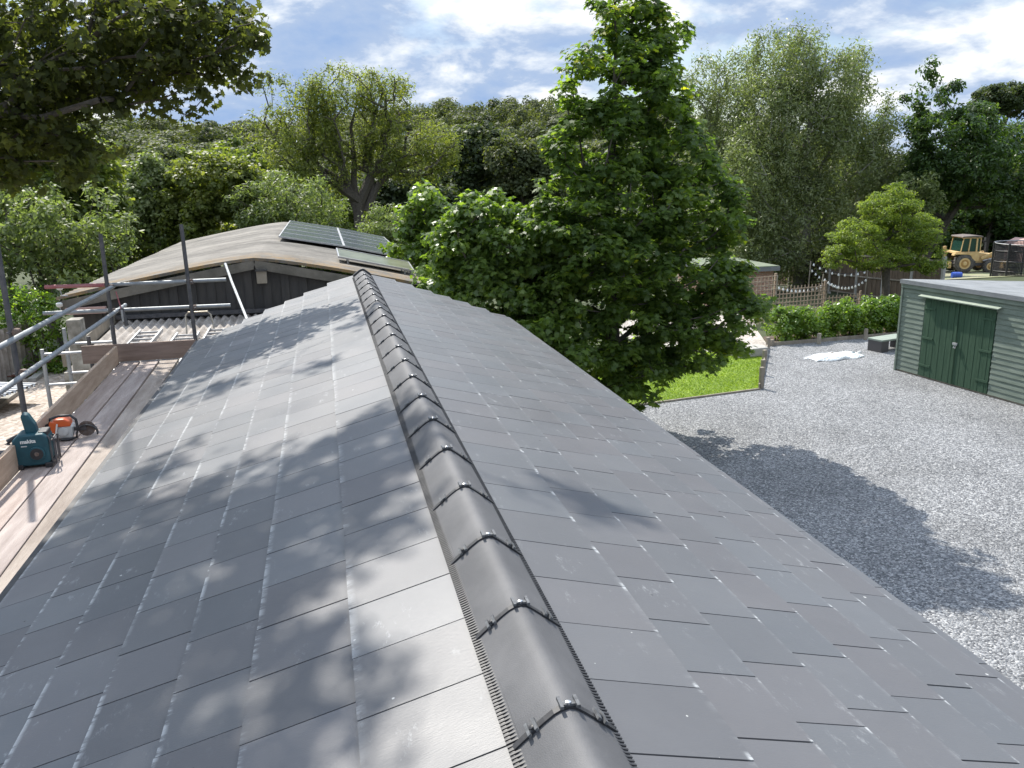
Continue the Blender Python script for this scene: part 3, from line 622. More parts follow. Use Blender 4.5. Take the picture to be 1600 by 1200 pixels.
pole('guard_rail', 'upper cross rail of grey tube at the end of the walkway', (-1.74, 11.12, .05), (-3.16, 11.12, .045))
pole('guard_rail', 'red painted tube stub carrying on from the upper cross rail', (-3.18, 11.12, .045), (-3.86, 11.12, .05), 'red_steel')
pole('guard_rail', 'lower cross rail of grey tube in front of the corrugated lean-to roof', (-1.72, 11.14, -.285), (-3.93, 11.14, -.275))
pole('transom', 'short dark tube end poking out beyond the toe board', (-2.5, 7.62, -.99), (-3.42, 7.62, -.985), 'dark_steel')
coupler('coupler holding the upper long rail to the nearest upright', (-3.16, 7.9, .02), (0, 1, 0)); coupler('coupler holding the lower long rail to the nearest upright', (-3.16, 7.9, -.345), (0, 1, 0))
coupler('coupler where the upper long rail meets the corner upright', (-3.1, 11.08, .02), (1, 0, 0)); coupler('coupler on the corner upright at the lower cross rail', (-3.12, 11.1, -.28), (1, 0, 0))
coupler('coupler holding the upper cross rail to the far upright', (-2.17, 11.1, .045), (1, 0, 0)); coupler('coupler holding the lower cross rail to the far upright', (-2.16, 11.1, -.285), (1, 0, 0))
# small tag hanging by the corner upright
t = thing('hanging_clamp', 'small grey metal clamp hanging on a red cord by the corner upright', 'clamp', (-3.0, 11.0, -.35))
mb = MB(); mb.tube([(-3.04, 11.03, -.03), (-3.0, 11.0, -.24)], .008, 6); mb.build('cord', M['red_steel'], t)
mb = MB(); mb.tube([(-3.0, 11.0, -.24), (-2.96, 11.0, -.46)], [.03, .026], 8); mb.build('clamp_body', M['dark_steel'], t, smooth=True)
mb = MB(); mb.box((-2.99, 10.975, -.33), (.022, .01, .15)); mb.build('plate', M['alu'], t)

# aluminium access frames left of the platform
def hladder(label, xa, xb, y, z0, z1, rung, name='access_frame', grp='aluminium access frames below the scaffold'):
    t = thing(name, label, 'scaffold frame', (xa, y, z0), grp)
    for x in (xa, xb):
        mb = MB(); mb.tube([(x, y, z0), (x, y, z1)], .025, 10); mb.build('stile', M['alu'], t, smooth=True)
    z = z0 + .25
    while z < z1 - .03:
        mb = MB(); mb.tube([(xa, y, z), (xb, y, z)], .02, 8); mb.build('rung', M['alu'], t, smooth=True); z += rung
hladder('bare aluminium tower frame between toe board and white block wall', -4.25, -3.56, 11.9, G, -.86, .42)
hladder('second aluminium tower frame just behind the first one', -4.15, -3.52, 12.6, G, -.70, .42)
pole('frame_post', 'single dark post beside the end of the short toe board', (-3.50, 11.3, G), (-3.50, 11.3, -.62), 'dark_steel')

# ---- makita style radio and the cut-off saw
def radio():
    c = np.array([-2.83, 6.93, -.9]); t = thing('site_radio', 'dark teal jobsite radio with white maker name standing against the toe board', 'radio', c)
    Rz = rotz(.10)
    def T(x, y, z): return tuple(c + Rz @ np.array([x, y, z]))
    mb = MB(); out = [(-.115, 0.02), (.085, 0.02), (.10, .05), (.10, .215), (.07, .245), (-.085, .245), (-.125, .21)]
    mb.prism(out, -.085, .085, lambda x, z, y: T(x, y, z)); mb.build('body', M['teal'], t, bevel=.012)
    for sx in (-.10, .085):
        mb = MB(); mb.box(T(sx, 0, .018), (.05, .19, .036), Rz); mb.build('foot', M['black'], t, bevel=.006)
    mb = MB(); out2 = [(-.05, .235), (-.02, .235), (.035, .33), (.03, .385), (-.005, .385), (-.075, .29)]
    out2 = [(-.045, .24), (.03, .235), (.02, .30), (-.015, .375), (-.05, .385), (-.06, .36)]
    mb.prism(out2, -.03, .045, lambda x, z, y: T(x, y, z)); h = mb.build('handle', M['teal'], t, bevel=.01)
    mb = MB(); mb.lathe(T(.02, -.082, .105), Rz @ np.array([0, -1, 0]), [(0, .052), (.012, .052), (.014, .045)], 28); sp = mb.build('speaker_ring', M['teal'], t, smooth=True)
    mb = MB(); mb.lathe(T(.02, -.095, .105), Rz @ np.array([0, -1, 0]), [(0, .042), (.004, .040)], 24); mb.build('speaker_grille', M['black'], sp, smooth=True)
    mb = MB(); mb.lathe(T(.02, -.0985, .105), Rz @ np.array([0, -1, 0]), [(0, .016), (.004, .012)], 16); mb.build('speaker_cone', M['rust'], sp, smooth=True)
    mb = MB()
    for dx, dz in ((0, 0), (0, .045), (0, -.045)): pass
    for x0 in (.108, .132):
        mb.tube([T(x0, -.075, .02), T(x0, -.075, .205), T(x0 - .015, -.07, .225)], .006, 6); mb.tube([T(x0, .06, .02), T(x0, .06, .20)], .006, 6)
    mb.tube([T(.108, -.075, .03), T(.148, -.075, .03), T(.150, -.06, .17), T(.14, -.07, .20)], .005, 6)
    mb.tube([T(.12, -.075, .05), T(.12, .06, .05)], .006, 6); mb.tube([T(.12, -.075, .19), T(.12, .06, .19)], .006, 6); mb.build('side_guard', M['dark_steel'], t, smooth=True)
    mb = MB(); mb.tube([T(-.10, 0, .225), T(-.165, 0, .19), T(-.17, 0, .17)], [.012, .018, .02], 8); mb.build('side_knob', M['black'], t, smooth=True)
    mb = MB(); mb.box(T(.065, .01, .225), (.06, .12, .055), Rz); mb.build('control_panel', M['black'], t, bevel=.008)
    mb = MB(); mb.box(T(-.052, -.0865, .166), (.036, .003, .007), Rz); mb.build('model_plate', M['offwhite'], t)
    for txt, x, z, sz, ext_ in (('makita', -.072, .188, .036, .0012),):
        cu = bpy.data.curves.new('lettering', 'FONT'); cu.body = txt; cu.size = sz; cu.extrude = ext_; cu.offset = .0012
        tmp = bpy.data.objects.new('tmp_text', cu); COL.objects.link(tmp); bpy.context.view_layer.update()
        me = bpy.data.meshes.new_from_object(tmp.evaluated_get(bpy.context.evaluated_depsgraph_get())); bpy.data.objects.remove(tmp)
        me.name = 'lettering'; me.materials.clear(); me.materials.append(M['white'])
        o = bpy.data.objects.new('lettering', me); COL.objects.link(o); o.parent = t
        o.location = Vector(tuple(Rz @ np.array([x, -.0875, z]))); o.rotation_euler = (math.pi / 2, 0, .10)
    t.scale = (1.13, 1.13, 1.13)
radio()
def saw():
    c = np.array([-2.80, 7.62, -.9]); t = thing('cut_off_saw', 'orange and white petrol cut-off saw with black hoop handle on the boards', 'power saw', c)
    Rz = rotz(.12)
    def T(x, y, z): return tuple(c + Rz @ np.array([x, y, z]))
    mb = MB(); mb.prism([(-.12, .03), (.06, .02), (.075, .14), (.03, .185), (-.10, .18), (-.135, .10)], -.07, .09, lambda x, z, y: T(x, y, z)); mb.build('engine_housing', M['offwhite'], t, bevel=.014)
    mb = MB(); mb.prism([(-.125, .15), (.06, .145), (.05, .205), (.0, .235), (-.08, .235), (-.125, .20)], -.08, .085, lambda x, z, y: T(x, y, z)); mb.build('top_cover', M['orange'], t, bevel=.016)
    mb = MB(); mb.prism([(-.14, .06), (-.09, .07), (-.06, .20), (-.13, .22), (-.16, .14)], -.09, -.06, lambda x, z, y: T(x, y, z)); mb.build('side_flash', M['orange'], t, bevel=.006)
    mb = MB(); mb.prism([(-.10, .05), (-.085, .05), (-.055, .19), (-.07, .19)], -.098, -.088, lambda x, z, y: T(x, y, z)); mb.build('white_stripe', M['white'], t)
    hp = [(-.15, -.085, .17), (-.12, -.085, .25), (-.04, -.085, .272), (.07, -.085, .268), (.115, -.085, .22), (.122, -.085, .12), (.10, -.085, .03), (.03, -.085, .0145), (-.05, -.085, .02)]
    mb = MB(); mb.tube([T(*p) for p in hp], .0135, 10); mb.build('hoop_handle', M['black'], t, smooth=True)
    mb = MB(); mb.tube([T(-.12, .02, .05), T(-.20, .05, .06), T(-.22, .05, .14), T(-.14, .03, .17)], .016, 8); mb.build('rear_handle', M['black'], t, smooth=True)
    mb = MB(); mb.lathe(T(-.02, -.075, .10), Rz @ np.array([0, -1, 0]), [(0, .05), (.008, .048), (.012, .03)], 20); mb.build('starter_cover', M['offwhite'], t, smooth=True)
    # guard over the disc, low to the right
    mb = MB(); pr = []
    for k in range(11): a = math.radians(-10 + 19 * k); pr.append((.20 + .105 * math.cos(a), .035 + .105 * math.sin(a)))
    for k in range(10, -1, -1): a = math.radians(-10 + 19 * k); pr.append((.20 + .093 * math.cos(a), .035 + .093 * math.sin(a)))
    pr = [(x, max(z, .008)) for x, z in pr]
    mb.prism(pr, -.035, .035, lambda x, z, y: T(x - .01, y, z)); mb.build('disc_guard', M['black'], t, bevel=.003)
    mb = MB(); mb.lathe(T(.19, .0, .09), Rz @ np.array([0, 1, 0]), [(0, .082), (.004, .082)], 24); mb.build('cutting_disc', M['rust'], t, smooth=True)
    mb = MB(); mb.bar(T(.03, 0, .10), T(.19, 0, .10), .03, .04); mb.build('arm', M['dark_steel'], t)
    t.scale = (.84, .84, .84)
saw()

# ================================================================== LEAN-TO WITH CORRUGATED ROOF
lt = thing('lean_to', 'lean-to with a weathered corrugated cement roof between scaffold and barn', 'lean-to', (-2.8, 15, G))
def corrugated(x0, x1, ya, za, yb, zb, pitch, amp, th=.01, flip=False, steps=8):
    mb = MB(); n = int((x1 - x0) / pitch * steps)
    for lay in (0, 1):
        for (y, z) in ((ya, za), ((ya + yb) / 2, (za + zb) / 2), (yb, zb)):
            for i in range(n + 1):
                x = x0 + (x1 - x0) * i / n; mb.v.append((x, y, z + amp * math.sin(2 * math.pi * (x - x0) / pitch) - lay * th))
    m_ = n + 1
    for lay in (0, 1):
        b = lay * 3 * m_
        for r in range(2):
            for i in range(n): q = b + r * m_ + i; mb.f.append((q, q + 1, q + m_ + 1, q + m_) if lay == 0 else (q, q + m_, q + m_ + 1, q + 1))
    for i in range(n): mb.f.append((i, 3 * m_ + i, 3 * m_ + i + 1, i + 1))
    return mb
M['corr'] = mat('weathered_fibre_cement', (.19, .165, .14), .9, var=(.46, .42, .38), vscale=3.2, detail=10, bump=.4, bscale=40, stretch=(2, .8, 1))
corrugated(-4.42, -.6, 13.35, -1.47, 16.98, -1.30, .146, .027).build('corrugated_roof', M['corr'], lt, smooth=True)
mb = MB(); mb.box((-4.36, 15.0, (G - 1.5) / 2), (.2, 3.3, -G - 1.5)); mb.build('side_wall', M['render'], lt)
mb = MB(); mb.box((-2.4, 13.55, (G - 1.62) / 2 - .05), (3.7, .12, -G - 1.62)); mb.build('front_wall', M['render'], lt)
mb = MB(); mb.bar((-4.45, 13.44, -1.58), (-.6, 13.44, -1.58), .05, .12); mb.build('eaves_beam', M['timber'], lt)
mb = MB(); mb.bar((-4.5, 13.6, -1.36), (-4.5, 16.95, -1.2), .06, .2); mb.build('verge_board', M['timber'], lt)
# pillar of white block at the front left
pz = at(117, 498, 13.25)
o = MB().box((pz[0], 13.25, (G + pz[2]) / 2), (.19, .25, pz[2] - G)).build('block_pillar', M['render'], None, bevel=.01); tag(o, 'whitewashed block pillar with peeling paint at the corner of the lean-to', 'pillar')
pz2 = at(150, 545, 13.2)
o = MB().box((pz2[0], 13.2, (G + pz2[2]) / 2), (.5, .2, pz2[2] - G)).build('block_wall', M['render'], None, bevel=.01); tag(o, 'low mouldy block wall seen through the aluminium frames', 'wall')
def roof_ladder(label, x, w_, ya, za, yb, zb, lift=0.04, n=12, name='ladder'):
    t = thing(name, label, 'ladder', (x, ya, za), 'ladders lying on the corrugated roof')
    for s in (-1, 1):
        mb = MB(); mb.bar((x + s * w_ / 2, ya, za + lift), (x + s * w_ / 2 + .02, yb, zb + lift), .028, .065); mb.build('rail', M['alu'], t, bevel=.003)
    for k in range(n):
        f = (k + .5) / n; y = ya + (yb - ya) * f; z = za + (zb - za) * f + lift
        mb = MB(); mb.bar((x - w_ / 2 + .02 * f, y, z), (x + w_ / 2 + .02 * f, y, z), .03, .03); mb.build('rung', M['alu'], t)
zr = lambda y: -1.47 + (y - 13.35) * (.17 / 3.63)
roof_ladder('leftmost aluminium ladder on the corrugated roof', -3.62, .36, 13.2, zr(13.2) + .03, 15.6, zr(15.6) + .03, n=9)
roof_ladder('middle aluminium ladder on the corrugated roof, under the wire hoop', -2.94, .36, 13.1, zr(13.1) + .03, 15.2, zr(15.2) + .03, n=8)
roof_ladder('aluminium ladder nearest the slate roof, beside the far upright', -2.42, .38, 13.2, zr(13.2) + .03, 15.5, zr(15.5) + .03, n=9)
# hoop on roof
o = MB().tube([(-2.98, 15.4, zr(15.4) + .02), (-3.0, 15.6, -1.06), (-2.95, 15.6, -1.0), (-2.62, 15.6, -1.0), (-2.57, 15.6, -1.06), (-2.5, 15.4, zr(15.4) + .02)], .014, 8).build('hoop', M['brass'], None, smooth=True)
tag(o, 'thin metal hoop standing up from the corrugated roof', 'hoop')
p, q = at(352, 412, 16.7), at(386, 499, 15.2)
o = MB().tube([p, at(362, 440, 16.3), q], .024, 10).build('waste_pipe', M['white'], None, smooth=True); tag(o, 'white plastic pipe leaning from the barn fascia down to the lean-to roof', 'pipe')

# ================================================================== BARN
BY, BY2 = 17.0, 31.5
barn = thing('barn', 'low wide barn with dark board gable and lichened sheet roof carrying solar panels', 'barn', (-1.9, 24, G))
AP = (-1.84, -.16); LE = (-5.40, -.80); RE = (1.62, -.90)
def barn_roof_mat():
    m = mat('lichened_roof_sheet', (.105, .095, .08), .85, var=(.225, .205, .175), vscale=1.2, detail=11, bump=.4, bscale=30); t = m.node_tree; b = t.nodes['Principled BSDF']
    prev = b.inputs['Base Color'].links[0].from_socket
    co = t.nodes.new('ShaderNodeTexCoord'); sp = t.nodes.new('ShaderNodeSeparateXYZ'); t.links.new(co.outputs['Object'], sp.inputs[0])
    mr = t.nodes.new('ShaderNodeMapRange'); mr.inputs['From Min'].default_value = 18.6; mr.inputs['From Max'].default_value = 16.9; t.links.new(sp.outputs[1], mr.inputs[0])
    n = t.nodes.new('ShaderNodeTexNoise'); n.inputs['Scale'].default_value = 1.6; n.inputs['Detail'].default_value = 10; n.inputs['Roughness'].default_value = .8; t.links.new(co.outputs['Object'], n.inputs['Vector'])
    r = t.nodes.new('ShaderNodeMapRange'); r.inputs['From Min'].default_value = .42; r.inputs['From Max'].default_value = .62; t.links.new(n.outputs['Fac'], r.inputs[0])
    mu = t.nodes.new('ShaderNodeMath'); mu.operation = 'MULTIPLY'; t.links.new(mr.outputs[0], mu.inputs[0]); t.links.new(r.outputs[0], mu.inputs[1])
    mx = t.nodes.new('ShaderNodeMix'); mx.data_type = 'RGBA'; t.links.new(mu.outputs[0], mx.inputs[0]); t.links.new(prev, mx.inputs[6]); mx.inputs[7].default_value = (.30, .18, .06, 1)
    t.links.new(mx.outputs[2], b.inputs['Base Color']); return m
M['barnroof'] = barn_roof_mat()
def barn_sheet(E_, sgn):
    mb = MB(); x0, z0 = AP; x1, z1 = E_; n = 16
    # corrugations run down the slope, so they are waves along Y; ridge is rolled over
    Yn = 150
    for lay in (0, 1):
        for j in range(Yn + 1):
            y = BY - .12 + (BY2 - BY + .12) * j / Yn
            for i in range(n + 1):
                t_ = i / n; x = x0 + (x1 - x0) * t_; z = z0 + (z1 - z0) * (t_ + .035 * math.sin(math.pi * t_) * -1 * (1)) - (.05 * (1 - t_) ** 8)
                z += .028 * math.sin(y * 2 * math.pi / .3) * (1 - lay) - lay * .03; mb.v.append((x, y, z))
    m_ = n + 1; T_ = (Yn + 1) * m_
    for lay in (0, 1):
        for j in range(Yn):
            for i in range(n):
                q = lay * T_ + j * m_ + i; mb.f.append((q, q + 1, q + m_ + 1, q + m_))
    for i in range(n): mb.f.append((i, i + 1, T_ + i + 1, T_ + i))
    for j in range(Yn): a_ = j * m_ + n; mb.f.append((a_, a_ + m_, T_ + a_ + m_, T_ + a_))
    return mb.build('roof_sheeting', M['barnroof'], barn, smooth=True)
barn_sheet((LE[0] - .05, LE[1] - .01), -1); barn_sheet((RE[0] + .08, RE[1] - .02), 1)
for i, E_ in enumerate((LE, RE)):
    mb = MB(); d = np.array([E_[0] - AP[0], 0, E_[1] - AP[1]]); nrm = np.array([0, 0, 1.])
    mb.bar((AP[0], BY - .10, AP[1] - .155), (E_[0], BY - .10, E_[1] - .15), .03, .175, up=(0, 0, 1)); mb.build('barge_board', M['fascia'], barn)
mb = MB()       # board on board gable
x = LE[0] + .25; k = 0
while x < RE[0] - .15:
    w_ = .2; t_ = (x - LE[0]) / (AP[0] - LE[0]) if x < AP[0] else (RE[0] - x) / (RE[0] - AP[0])
    E_ = LE if x < AP[0] else RE; top = E_[1] + (AP[1] - E_[1]) * t_ - .06
    mb.box((x, BY + (.03 if k % 2 else 0), (top + G) / 2), (.235 if k % 2 else .15, .03, top - G)); x += .175; k += 1
mb.build('gable_boards', M['barnwall'], barn)
mb = MB(); mb.box((LE[0] + .2, 24.3, (G - .95) / 2), (.1, 14.2, -G - .95)); mb.box((RE[0] - .15, 24.3, (G - 1.05) / 2), (.1, 14.2, -G - 1.05)); mb.build('side_wall', M['barnwall'], barn)
# flashing over the lean-to
mb = MB(); mb.box((-2.2, 16.9, -1.22), (4.6, .1, .07)); mb.build('flashing', M['dark_steel'], barn)
mb = MB(); mb.box((-4.95, 16.84, -1.05), (.7, .1, .12)); mb.build('eaves_box', M['pink'], barn)
# things fixed to it
t = thing('bird_box', 'small wooden box fixed high on the dark gable boards under the apex', 'nest box', (-1.72, 16.9, -.62)); 
MB().box((-1.72, 16.88, -.56), (.19, .16, .24)).build('box_body', M['timber'], t, bevel=.005); MB().box((-1.72, 16.87, -.43), (.22, .2, .03)).build('lid', M['barnwall'], t)
for (px, py, lab) in ((93, 449, 'upper small white flood lamp at the left end of the barn eaves'), (93, 476, 'lower small white lamp head at the left end of the barn eaves')):
    p = at(px, py, 16.85); t = thing('flood_lamp', lab, 'lamp', p); mb = MB(); mb.lathe(p + np.array([0, 0, -.05]), (0, 0, 1), [(0, .03), (.02, .055), (.07, .06), (.09, .035)], 14); mb.build('head', M['white'], t, smooth=True)
    mb = MB(); mb.tube([p + np.array([0, 0, -.05]), p + np.array([.02, 0, -.16]), p + np.array([.25, .1, -.18])], .014, 6); mb.build('bracket', M['alu'], t)
# solar panels
def roofz(x, s=1):
    E_ = RE if s > 0 else LE; t_ = (x - AP[0]) / (E_[0] - AP[0]); return AP[1] + (E_[1] - AP[1]) * (t_ - .035 * math.sin(math.pi * t_)) - .05 * (1 - t_) ** 8
def panel(label, c0, ex, ey, lift=.0, grp='solar panels on the barn roof'):
    """c0 corner, ex across, ey up"""
    c0 = np.array(c0, float); ex = np.array(ex, float); ey = np.array(ey, float); nn = np.cross(ex, ey); nn /= np.linalg.norm(nn)
    if nn[2] < 0: nn = -nn
    t = thing('solar_panel', label, 'solar panel', c0, grp); lx, ly = np.linalg.norm(ex), np.linalg.norm(ey); R = np.column_stack([ex / lx, ey / ly, nn])
    if np.linalg.det(R) < 0: R[:, 2] *= 1
    mb = MB(); mb.box(c0 + (ex + ey) / 2, (lx - .03, ly - .03, .02), R); mb.build('cells', M['solarcell'], t)
    mb = MB()
    for f_, g_, d_ in ((.5, 0, (lx, .025, .04)), (.5, 1, (lx, .025, .04)), (0, .5, (.025, ly, .04)), (1, .5, (.025, ly, .04))):
        mb.box(c0 + ex * f_ + ey * g_ + nn * .001, d_, R)
    mb.build('frame', M['alu'], t); return t, R, nn
def solar_mat():
    m = bpy.data.materials.new('solar_cells'); m.use_nodes = True; t = m.node_tree; b = t.nodes['Principled BSDF']
    co = t.nodes.new('ShaderNodeTexCoord'); w_ = t.nodes.new('ShaderNodeTexWave'); w_.bands_direction = 'Y'; w_.inputs['Scale'].default_value = 3.2; w_.inputs['Distortion'].default_value = 0; t.links.new(co.outputs['Object'], w_.inputs[0])
    r = t.nodes.new('ShaderNodeValToRGB'); e = r.color_ramp.elements; e[0].position = 0; e[0].color = (.16, .18, .18, 1); e[1].position = .12; e[1].color = (.045, .06, .065, 1); t.links.new(w_.outputs['Fac'], r.inputs[0]); t.links.new(r.outputs[0], b.inputs['Base Color'])
    b.inputs['Roughness'].default_value = .22; b.inputs['Specular IOR Level'].default_value = .6; return m
M['solarcell'] = solar_mat()
cn = ['nearest', 'second', 'third', 'fourth', 'farthest']
for j in range(5):
    for i in range(2):
        xa = -1.58 + i * 1.60; xb = xa + 1.57; ya = 21.8 + j * 1.66; za, zb = roofz(xa) + .13, roofz(xb) + .13
        panel('%s panel of the solar array column %s' % (cn[j], 'along the barn ridge' if i == 0 else 'on the eave side'), (xa, ya, za), (xb - xa, 0, zb - za), (0, 1.63, 0))
t, R, nn = panel('single greenish solar panel propped up in front of the main array', (-.20, 18.3, roofz(-.2) + .13), (1.60, 0, roofz(1.4) - roofz(-.2)), (-.02, .98, .10), grp=None)
for f_ in (.12, .88):
    mb = MB(); x = -.2 + 1.6 * f_; mb.tube([(x, 18.35, roofz(x)), (x, 18.35, roofz(x) + .12)], .02, 6); mb.tube([(x, 19.2, roofz(x)), (x, 19.2, roofz(x) + .2)], .02, 6); mb.build('prop', M['alu'], t)
t.children[0].data.materials[0] = mat('dusty_solar_glass', (.11, .12, .075), .3, var=(.19, .20, .13), vscale=3)

# ================================================================== LEFT YARD
def yard():
    # stack of corrugated sheets
    p = onz(-90, 618, -3.3); mb = MB(); R = rotz(math.radians(-22)); n = 15
    prof = []
    for i in range(n):
        x = -1.15 + 2.3 * i / n; prof += [(x, 0), (x + .05, 0), (x + .065, .05), (x + .125, .05), (x + .14, 0)]
    for lay in (0, .008):
        for y in (-1.5, 1.5):
            for (x, h_) in prof: v = R @ np.array([y, x, h_ - lay]); mb.v.append((p[0] + v[0], p[1] + v[1], -3.3 + v[2]))
    m_ = len(prof)
    for lay in (0, 1):
        for i in range(m_ - 1): q = lay * 2 * m_ + i; mb.f.append((q, q + 1, q + m_ + 1, q + m_))
    o = mb.build('corrugated_sheet', mat('galvanised_sheet', (.30, .31, .32), .6, .2, var=(.44, .45, .46), vscale=4), None); tag(o, 'pale ribbed metal sheet lying level above the yard at the left edge', 'metal sheet')
    # timber trestle under it
    o = MB().box((p[0], p[1], (G - 3.36) / 2), (1.6, .9, -3.36 - G)).build('sleeper_stack', M['timber'], None); tag(o, 'low timber stack under the ribbed metal sheet', 'timber stack')
    # corrugated fence
    a_, b_ = at(-60, 560, 22), at(48, 540, 24.5); a_[2] = b_[2] = 0; mb = MB(); n = 90; H = (G, -2.35); d = (b_ - a_); L_ = np.linalg.norm(d); d /= L_; nn = np.array([-d[1], d[0], 0])
    for lay in (0, 1):
        for z in H:
            for i in range(n + 1): v = a_ + d * L_ * i / n + nn * (.03 * math.sin(i * 1.0) + lay * .02); mb.v.append((v[0], v[1], z))
    m_ = n + 1
    for lay in (0, 1):
        for i in range(n): q = lay * 2 * m_ + i; mb.f.append((q, q + 1, q + m_ + 1, q + m_))
    for i in range(n): mb.f.append((m_ + i, m_ + i + 1, 3 * m_ + i + 1, 3 * m_ + i))
    t = thing('sheet_metal_fence', 'grey corrugated metal fence behind the left upright', 'fence', (a_[0], a_[1], G)); mb.build('sheets', M['corr'], t, smooth=True)
    for f_ in (.35, .98): v = a_ + d * L_ * f_; MB().box((v[0], v[1], (G - 2.3) / 2), (.1, .1, -G - 2.3)).build('post', M['timber'], t)
    # old tank and scrap
    p = onz(38, 572, G); t = thing('old_tank', 'grey weathered drum lying by the metal fence', 'drum', p); mb = MB(); mb.lathe(p + np.array([-.55, .2, .3]), (1, .25, 0), [(0, .2), (.03, .3), (.35, .3), (.37, .315), (.39, .3), (.8, .3), (.82, .315), (.84, .3), (1.15, .28), (1.18, .18)], 20); mb.build('drum_body', M['concrete'], t, smooth=True)
    MB().box(tuple(p + np.array([-.1, .1, .04])), (.9, .25, .08)).build('chock', M['timber'], t)
    rr = random.Random(4)
    for k, lab in enumerate(('rusty red flat scrap plate at the foot of the old drum', 'bent brown scrap strip right of the old drum', 'dark rusty pipe offcut among the scrap')):
        q = onz(40 + k * 13, 588 - k * 8, G); mb = MB()
        if k == 2: mb.tube([q + np.array([-.5, -.1, .05]), q + np.array([.4, .25, .06])], .05, 10)
        elif k == 0: mb.box(q + np.array([0, 0, .05]), (.9, .35, .03), rotz(.5) @ roty(.12)); mb.box(q + np.array([.1, .05, .1]), (.3, .3, .08), rotz(.2))
        else: mb.tube([q + np.array([-.4, 0, .04]), q + np.array([0, .1, .15]), q + np.array([.4, .1, .03])], [.06, .04, .05], 6)
        o = mb.build('scrap_metal', mat('scrap_rust_%d' % k, (.13, .045, .03), .9, var=(.22, .10, .07), vscale=8), None); tag(o, lab, 'scrap')
    for (pa, pb, lab) in (((50, 597), (82, 573), 'pale concrete kerb edging the left yard beyond the lower rail'), ((-20, 650), (30, 612), 'pale kerb strip below the ribbed metal sheet')):
        A_, B_ = onz(*pa, G), onz(*pb, G); o = MB().bar(A_ + np.array([0, 0, .05]), B_ + np.array([0, 0, .05]), .2, .1).build('kerb', M['concrete'], None, bevel=.01); tag(o, lab, 'kerb')
yard()

